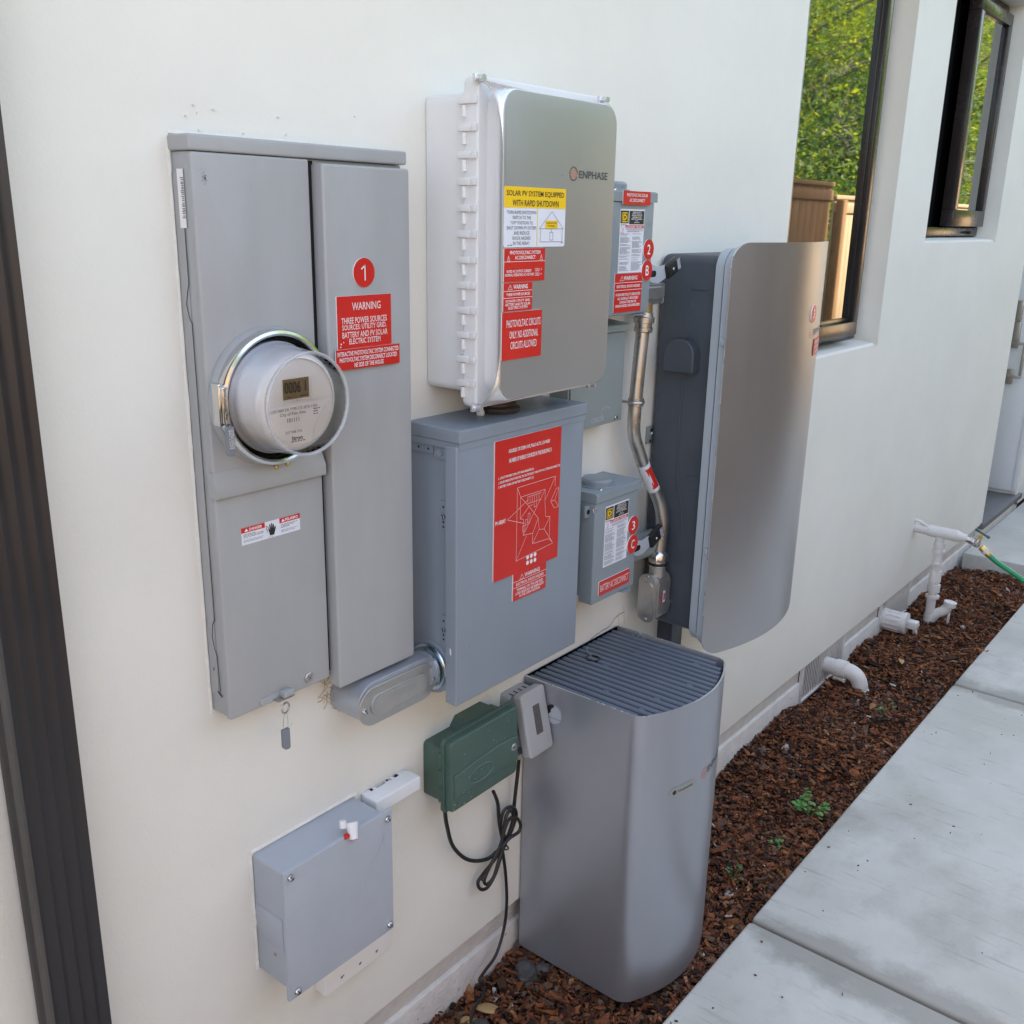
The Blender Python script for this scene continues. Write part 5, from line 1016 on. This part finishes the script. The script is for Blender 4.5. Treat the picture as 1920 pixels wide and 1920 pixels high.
# ================================================================== PIPES ALONG THE FOUNDATION
dp = thing('drain_pipe', 'white plastic drain elbow turning down in front of the nearer vent', 'pipe', (3.43, -.08, -.02))
mb = MB(); mb.tube([(3.42, .02, .046), (3.42, -.068, .046)], .0305, whitep, 28, 0); mb.lathe((3.42, -.028, .046), (0, -1, 0), [(.0305, 0), (.0345, .001), (.0345, .040), (.0305, .041)], whitep, 28)
mb.tube([(3.42, -.060, .046), (3.421, -.085, .044), (3.423, -.108, .030), (3.425, -.120, .006), (3.426, -.122, -.012)], .0295, whitep, 24); mb.build('elbow', dp)
mb = MB(); mb.lathe((3.426, -.122, -.03), (0, 0, 1), [(.0285, 0), (.0335, .0005), (.0340, .016), (.031, .019)], whitep, 28); mb.build('spout', dp)
mb = MB(); mb.tube([(3.405, -.03, .014), (3.40, -.066, .012)], .006, whitep, 10, 0); mb.lathe((3.40, -.066, .012), (0, -1, 0), [(.009, 0), (.009, .008)], whitep, 12); mb.lathe((3.405, -.028, .012), (0, -1, 0), [(.009, 0), (.009, .008)], whitep, 12); mb.build('small_pipe', dp)
cp = thing('pipe_cap', 'stubby white capped pipe sticking out of the farther vent', 'pipe', (4.06, -.06, 0))
mb = MB(); mb.lathe((4.055, .02, .034), (.03, -1, 0), [(.046, 0), (.046, .02), (.0435, .022), (.0435, .088), (.047, .089), (.047, .104), (.041, .106)], whitep, 34)
for i in range(14): a = rad(i*26); q = Vector((4.055+.0435*math.cos(a), -.03, .034+.0435*math.sin(a))); mb.obox(q, (math.cos(a)*.0015, 0, math.sin(a)*.0015), (0, .032, 0), (-math.sin(a)*.0012, 0, math.cos(a)*.0012), whitep)
mb.build('pipe_end', cp)
mb = MB(); mb.box(4.045, 4.085, -.128, -.086, .018, .052, whitep, .006); mb.lathe((4.07, -.112, .037), (-.3, -1, 0), [(.009, 0), (.009, .018), (.006, .019)], whitep, 14); mb.build('plug', cp)
mb = MB(); mb.cyl((4.062, -.118, .018), (4.064, -.126, -.035), .0095, whitep, 14); mb.build('small_pipe', cp)
sp = thing('standpipe', 'white painted water standpipe with tee, wye and brass hose tap', 'pipe', (4.29, -.11, -.06))
mb = MB(); mb.tube([(4.28, .01, .392), (4.281, -.09, .390), (4.283, -.182, .388)], .0205, whitep, 22, 4); mb.lathe((4.28, -.058, .391), (.01, -1, -.01), [(.0205, 0), (.0245, .001), (.0245, .118), (.0215, .121)], whitep, 26); mb.lathe((4.282, -.175, .389), (.01, -1, -.01), [(.0245, 0), (.0165, .022), (.0140, .040)], whitep, 22); mb.build('tee', sp)
mb = MB(); mb.tube([(4.281, -.108, .385), (4.285, -.110, .26), (4.292, -.108, .10), (4.300, -.105, -.06)], .0190, whitep, 22, 4)
for (z, h, r_) in ((.325, .02, .0235), (.30, .012, .0265), (.165, .05, .0245), (.118, .035, .0260), (.09, .012, .0285), (-.02, .03, .0245)): mb.lathe((4.284+.016*(.33-z)/.36, -.109, z), (.02, 0, 1), [(.019, 0), (r_, .001), (r_, h), (.019, h+.001)], whitep, 24)
mb.box(4.262, 4.275, -.115, -.1, .13, .215, whitep, .004); mb.box(4.258, 4.272, -.125, -.1, .245, .26, whitep, .003); mb.box(4.296, 4.31, -.128, -.1, .29, .30, whitep, .003); mb.build('riser', sp)
mb = MB(); mb.tube([(4.298, -.115, -.01), (4.305, -.135, .018), (4.312, -.158, .034), (4.318, -.170, .050), (4.320, -.176, .068)], .0215, whitep, 18); mb.lathe((4.320, -.178, .058), (.05, -.1, 1), [(.022, 0), (.026, .002), (.0265, .022), (.02, .023)], whitep, 22); mb.build('wye', sp)
mb = MB(); mb.box(4.312, 4.326, -.186, -.176, -.02, .035, whitep, .004); mb.build('valve_lever', sp)
mb = MB(); mb.tube([(4.27, .005, .427), (4.272, -.02, .424), (4.276, -.06, .404), (4.279, -.075, .395)], .0065, whitep, 10); mb.build('small_pipe', sp)
mb = MB(); mb.tube([(4.284, -.205, .385), (4.286, -.235, .377), (4.288, -.258, .368)], .0115, steel, 14); mb.lathe((4.285, -.222, .381), (.05, -1, -.2), [(.0115, 0), (.015, .001), (.015, .012), (.0115, .013)], steel, 6); mb.lathe((4.287, -.252, .371), (.03, -.35, .95), [(.013, -.012), (.016, 0), (.013, .014), (.009, .026)], steel, 16); tapo = mb.build('tap', sp)
mb = MB(); mb.lathe((4.2875, -.261, .395), (.03, -.35, .95), [(.0095, 0), (.0095, .014), (.006, .015), (.004, .024)], brass, 14); mb.build('bonnet', tapo)
mb = MB(); mb.tube([(4.275, -.243, .437), (4.287, -.268, .421), (4.300, -.296, .404)], lambda t: .0045 if .2 < t < .8 else .006, green, 10); mb.build('tap_handle', tapo)
mb = MB(); c0 = Vector((4.289, -.270, .362)); dd = Vector((0, -.78, -.62)).normalized(); mb.lathe(c0, dd, [(.010, 0), (.0135, .002), (.0145, .006), (.0145, .022)], brass, 18); mb.lathe(c0+dd*.023, dd, [(.0150, 0), (.0150, .010)], whitep, 18); mb.lathe(c0+dd*.034, dd, [(.0135, 0), (.0135, .010), (.0115, .018)], brass, 18); mb.build('hose_coupling', tapo)
mb = MB(); hp = [c0+dd*.050, Vector((4.290, -.345, .308)), Vector((4.291, -.40, .281)), Vector((4.292, -.455, .252)), Vector((4.293, -.53, .20)), Vector((4.30, -.62, .12)), Vector((4.33, -.72, .045)), Vector((4.42, -.82, .027)), Vector((4.62, -.9, .027)), Vector((4.9, -.93, .027))]
mb.tube(hp, .0105, hoseg, 14)
single(mb, 'garden_hose', 'green garden hose screwed on the brass tap and leaving at the right edge', 'hose', (4.6, -.8, .014))

# ================================================================== STONES, LEAVES, WEEDS
def rock(x, y, r, m, label, name='rock', sq=.7, seed=0, cat='rock', group=None):
    rr = random.Random(seed); bm = bmesh.new(); bmesh.ops.create_icosphere(bm, subdivisions=3, radius=1)
    from mathutils import noise
    for v in bm.verts:
        k = 1+.38*noise.noise(v.co*1.4+Vector((seed*3.1, 0, 0)))+.16*noise.noise(v.co*3.7+Vector((0, seed*2.3, 0))); v.co = Vector((v.co.x*r*1.15*k, v.co.y*r*.85*k, v.co.z*r*sq*k))
    me = bpy.data.meshes.new(name); bm.to_mesh(me); bm.free(); me.materials.append(m); me.polygons.foreach_set('use_smooth', [True]*len(me.polygons)); me.set_sharp_from_angle(angle=rad(28))
    o = bpy.data.objects.new(name, me); COL.objects.link(o); o.location = (x, y, mh(x, y)+r*sq*.35); o.rotation_euler[2] = rr.uniform(0, 6); return tag(o, label, cat, group)
rock(1.495, -.062, .030, rockm, 'dark grey stone at the left foot of the silver cabinet', seed=1)
rock(1.525, -.085, .020, rockm, 'smaller dark stone touching the cabinet bottom edge', seed=2)
rock(1.470, -.085, .013, rockm, 'tiny dark stone in front of the cabinet stones', seed=3)
rock(1.300, -.050, .020, tanm, 'tan stone half buried at the lower left of the mulch', seed=4, sq=.5)
rock(1.300, -.092, .022, rockm, 'charcoal lump beside the wire end in the near mulch', seed=5)
G = 'grey pebbles on the mulch'
for i, (x, y, r_) in enumerate(((2.76, -.045, .017), (2.84, -.095, .015), (2.80, -.12, .010), (3.30, -.15, .014), (3.36, -.17, .012), (2.03, -.30, .011), (1.86, -.37, .008), (2.36, -.055, .013), (3.52, -.16, .011), (4.30, -.25, .012), (2.12, -.37, .007))):
    rock(x, y, r_, peb if i % 2 else rockm, 'grey pebble lying loose on the bark mulch', 'pebble', seed=10+i, cat='pebble', group=G)
def leaf(x, y, L, Wd, rz, m, label, z=None):
    V = []; n = 9
    for i in range(n):
        t = i/(n-1); w_ = Wd*math.sin(math.pi*min(1, max(0, t*.92+.04)))**.8
        for s_ in (-1, 0, 1): V.append(((t-.5)*L, s_*w_*.5, .004*math.sin(3*t)+.004*abs(s_)))
    F = [(3*i+k, 3*i+k+1, 3*i+4+k, 3*i+3+k) for i in range(n-1) for k in (0, 1)]
    me = bpy.data.meshes.new('dry_leaf'); me.from_pydata(V, [], F); me.materials.append(m); me.polygons.foreach_set('use_smooth', [True]*len(F)); o = bpy.data.objects.new('dry_leaf', me); COL.objects.link(o)
    so = o.modifiers.new('s', 'SOLIDIFY'); so.thickness = .0009
    o.location = (x, y, (mh(x, y)+.013) if z is None else z); o.rotation_euler = (.15, .1, rz); return tag(o, label, 'leaf')
leaf(1.352, -.068, .060, .026, -.95, tanm, 'oval tan leaf under the thin wire end')
leaf(3.70, -.18, .06, .022, .4, tanm, 'dry brown leaf in the far mulch by the standpipe'); leaf(3.06, -.35, .055, .018, 1.0, pm('rust leaf', (.28, .10, .03), .7), 'rust coloured leaf near the path edge'); leaf(3.28, -.22, .07, .02, .1, MATS['rust leaf'], 'long rust leaf lying mid bed past the drain elbow')
def weed(x, y, s, n, m, label, seed, fern=True):
    rr = random.Random(seed); t = thing('weed', label, 'weed', (x, y, mh(x, y))); st = MB(); lf = MB()
    for i in range(n):
        an = rr.uniform(0, 6.28); L = s*rr.uniform(.6, 1.1); e = Vector((x+math.cos(an)*L*.75, y+math.sin(an)*L*.55, mh(x, y)+L*rr.uniform(.35, .8))); b = Vector((x, y, mh(x, y)-.004)); mid = (b+e)/2+Vector((0, 0, L*.18)); st.tube([b, mid, e], .0009, m, 5, 4)
        for k in range(7 if fern else 2):
            c = e.lerp(mid, rr.uniform(-.1, .55))+Vector((rr.gauss(0, .09), rr.gauss(0, .09), rr.gauss(0, .05)))*s; a2 = rr.uniform(0, 6.28); l = s*rr.uniform(.13, .24); u = Vector((math.cos(a2), math.sin(a2), rr.uniform(-.3, .4)))*l; v = Vector((-math.sin(a2), math.cos(a2), rr.uniform(-.3, .3)))*l*.42
            lf.add([(c-u*.5)[:], (c-u*.1+v)[:], (c+u*.25+v*1.1)[:], (c+u*.6)[:], (c+u*.2-v*1.1)[:], (c-u*.1-v)[:]], [(0, 1, 2, 3, 4, 5)], m)
    st.build('stem', t); lf.build('leaves', t, recalc=False)
weed(2.505, -.315, .075, 9, leafg, 'bright green leafy weed growing mid bed right of the cabinet', 1)
weed(2.30, -.30, .035, 4, leafg, 'small green sprout left of the leafy weed', 2)
weed(2.075, -.285, .05, 6, weedd, 'sparse dull grassy weed beside the lower cabinet edge', 3, False)
weed(3.24, -.27, .06, 7, weedd, 'thin dull grass tuft near the path past the drain elbow', 4, False)
weed(2.30, -.375, .02, 2, leafg, 'single green shoot touching the path edge', 5)
# loose crumbs on the slabs
n = 330; rng = np.random.default_rng(11); V = []; F = []
mb = MB()
for i in range(80):
    x = rng.uniform(1.3, 5.0); y = -.395-abs(rng.normal(0, .35)); L = rng.uniform(.001, .004); a = rng.uniform(0, 3.14); h = rng.uniform(.0006, .002)
    if y < -1.6 or abs(x-1.961) < .012 or abs(x-3.646) < .012: continue
    mb.obox((x, y, .0143+h), (L*math.cos(a), L*math.sin(a), 0), (-L*.3*math.sin(a), L*.3*math.cos(a), 0), (0, 0, h), barks[int(rng.integers(0, 6))])
struct(mb.build('bark_crumbs'), 'stuff')
for o in list(bpy.data.objects):
    if o.type == 'MESH' and not len(o.data.polygons): bpy.data.objects.remove(o)
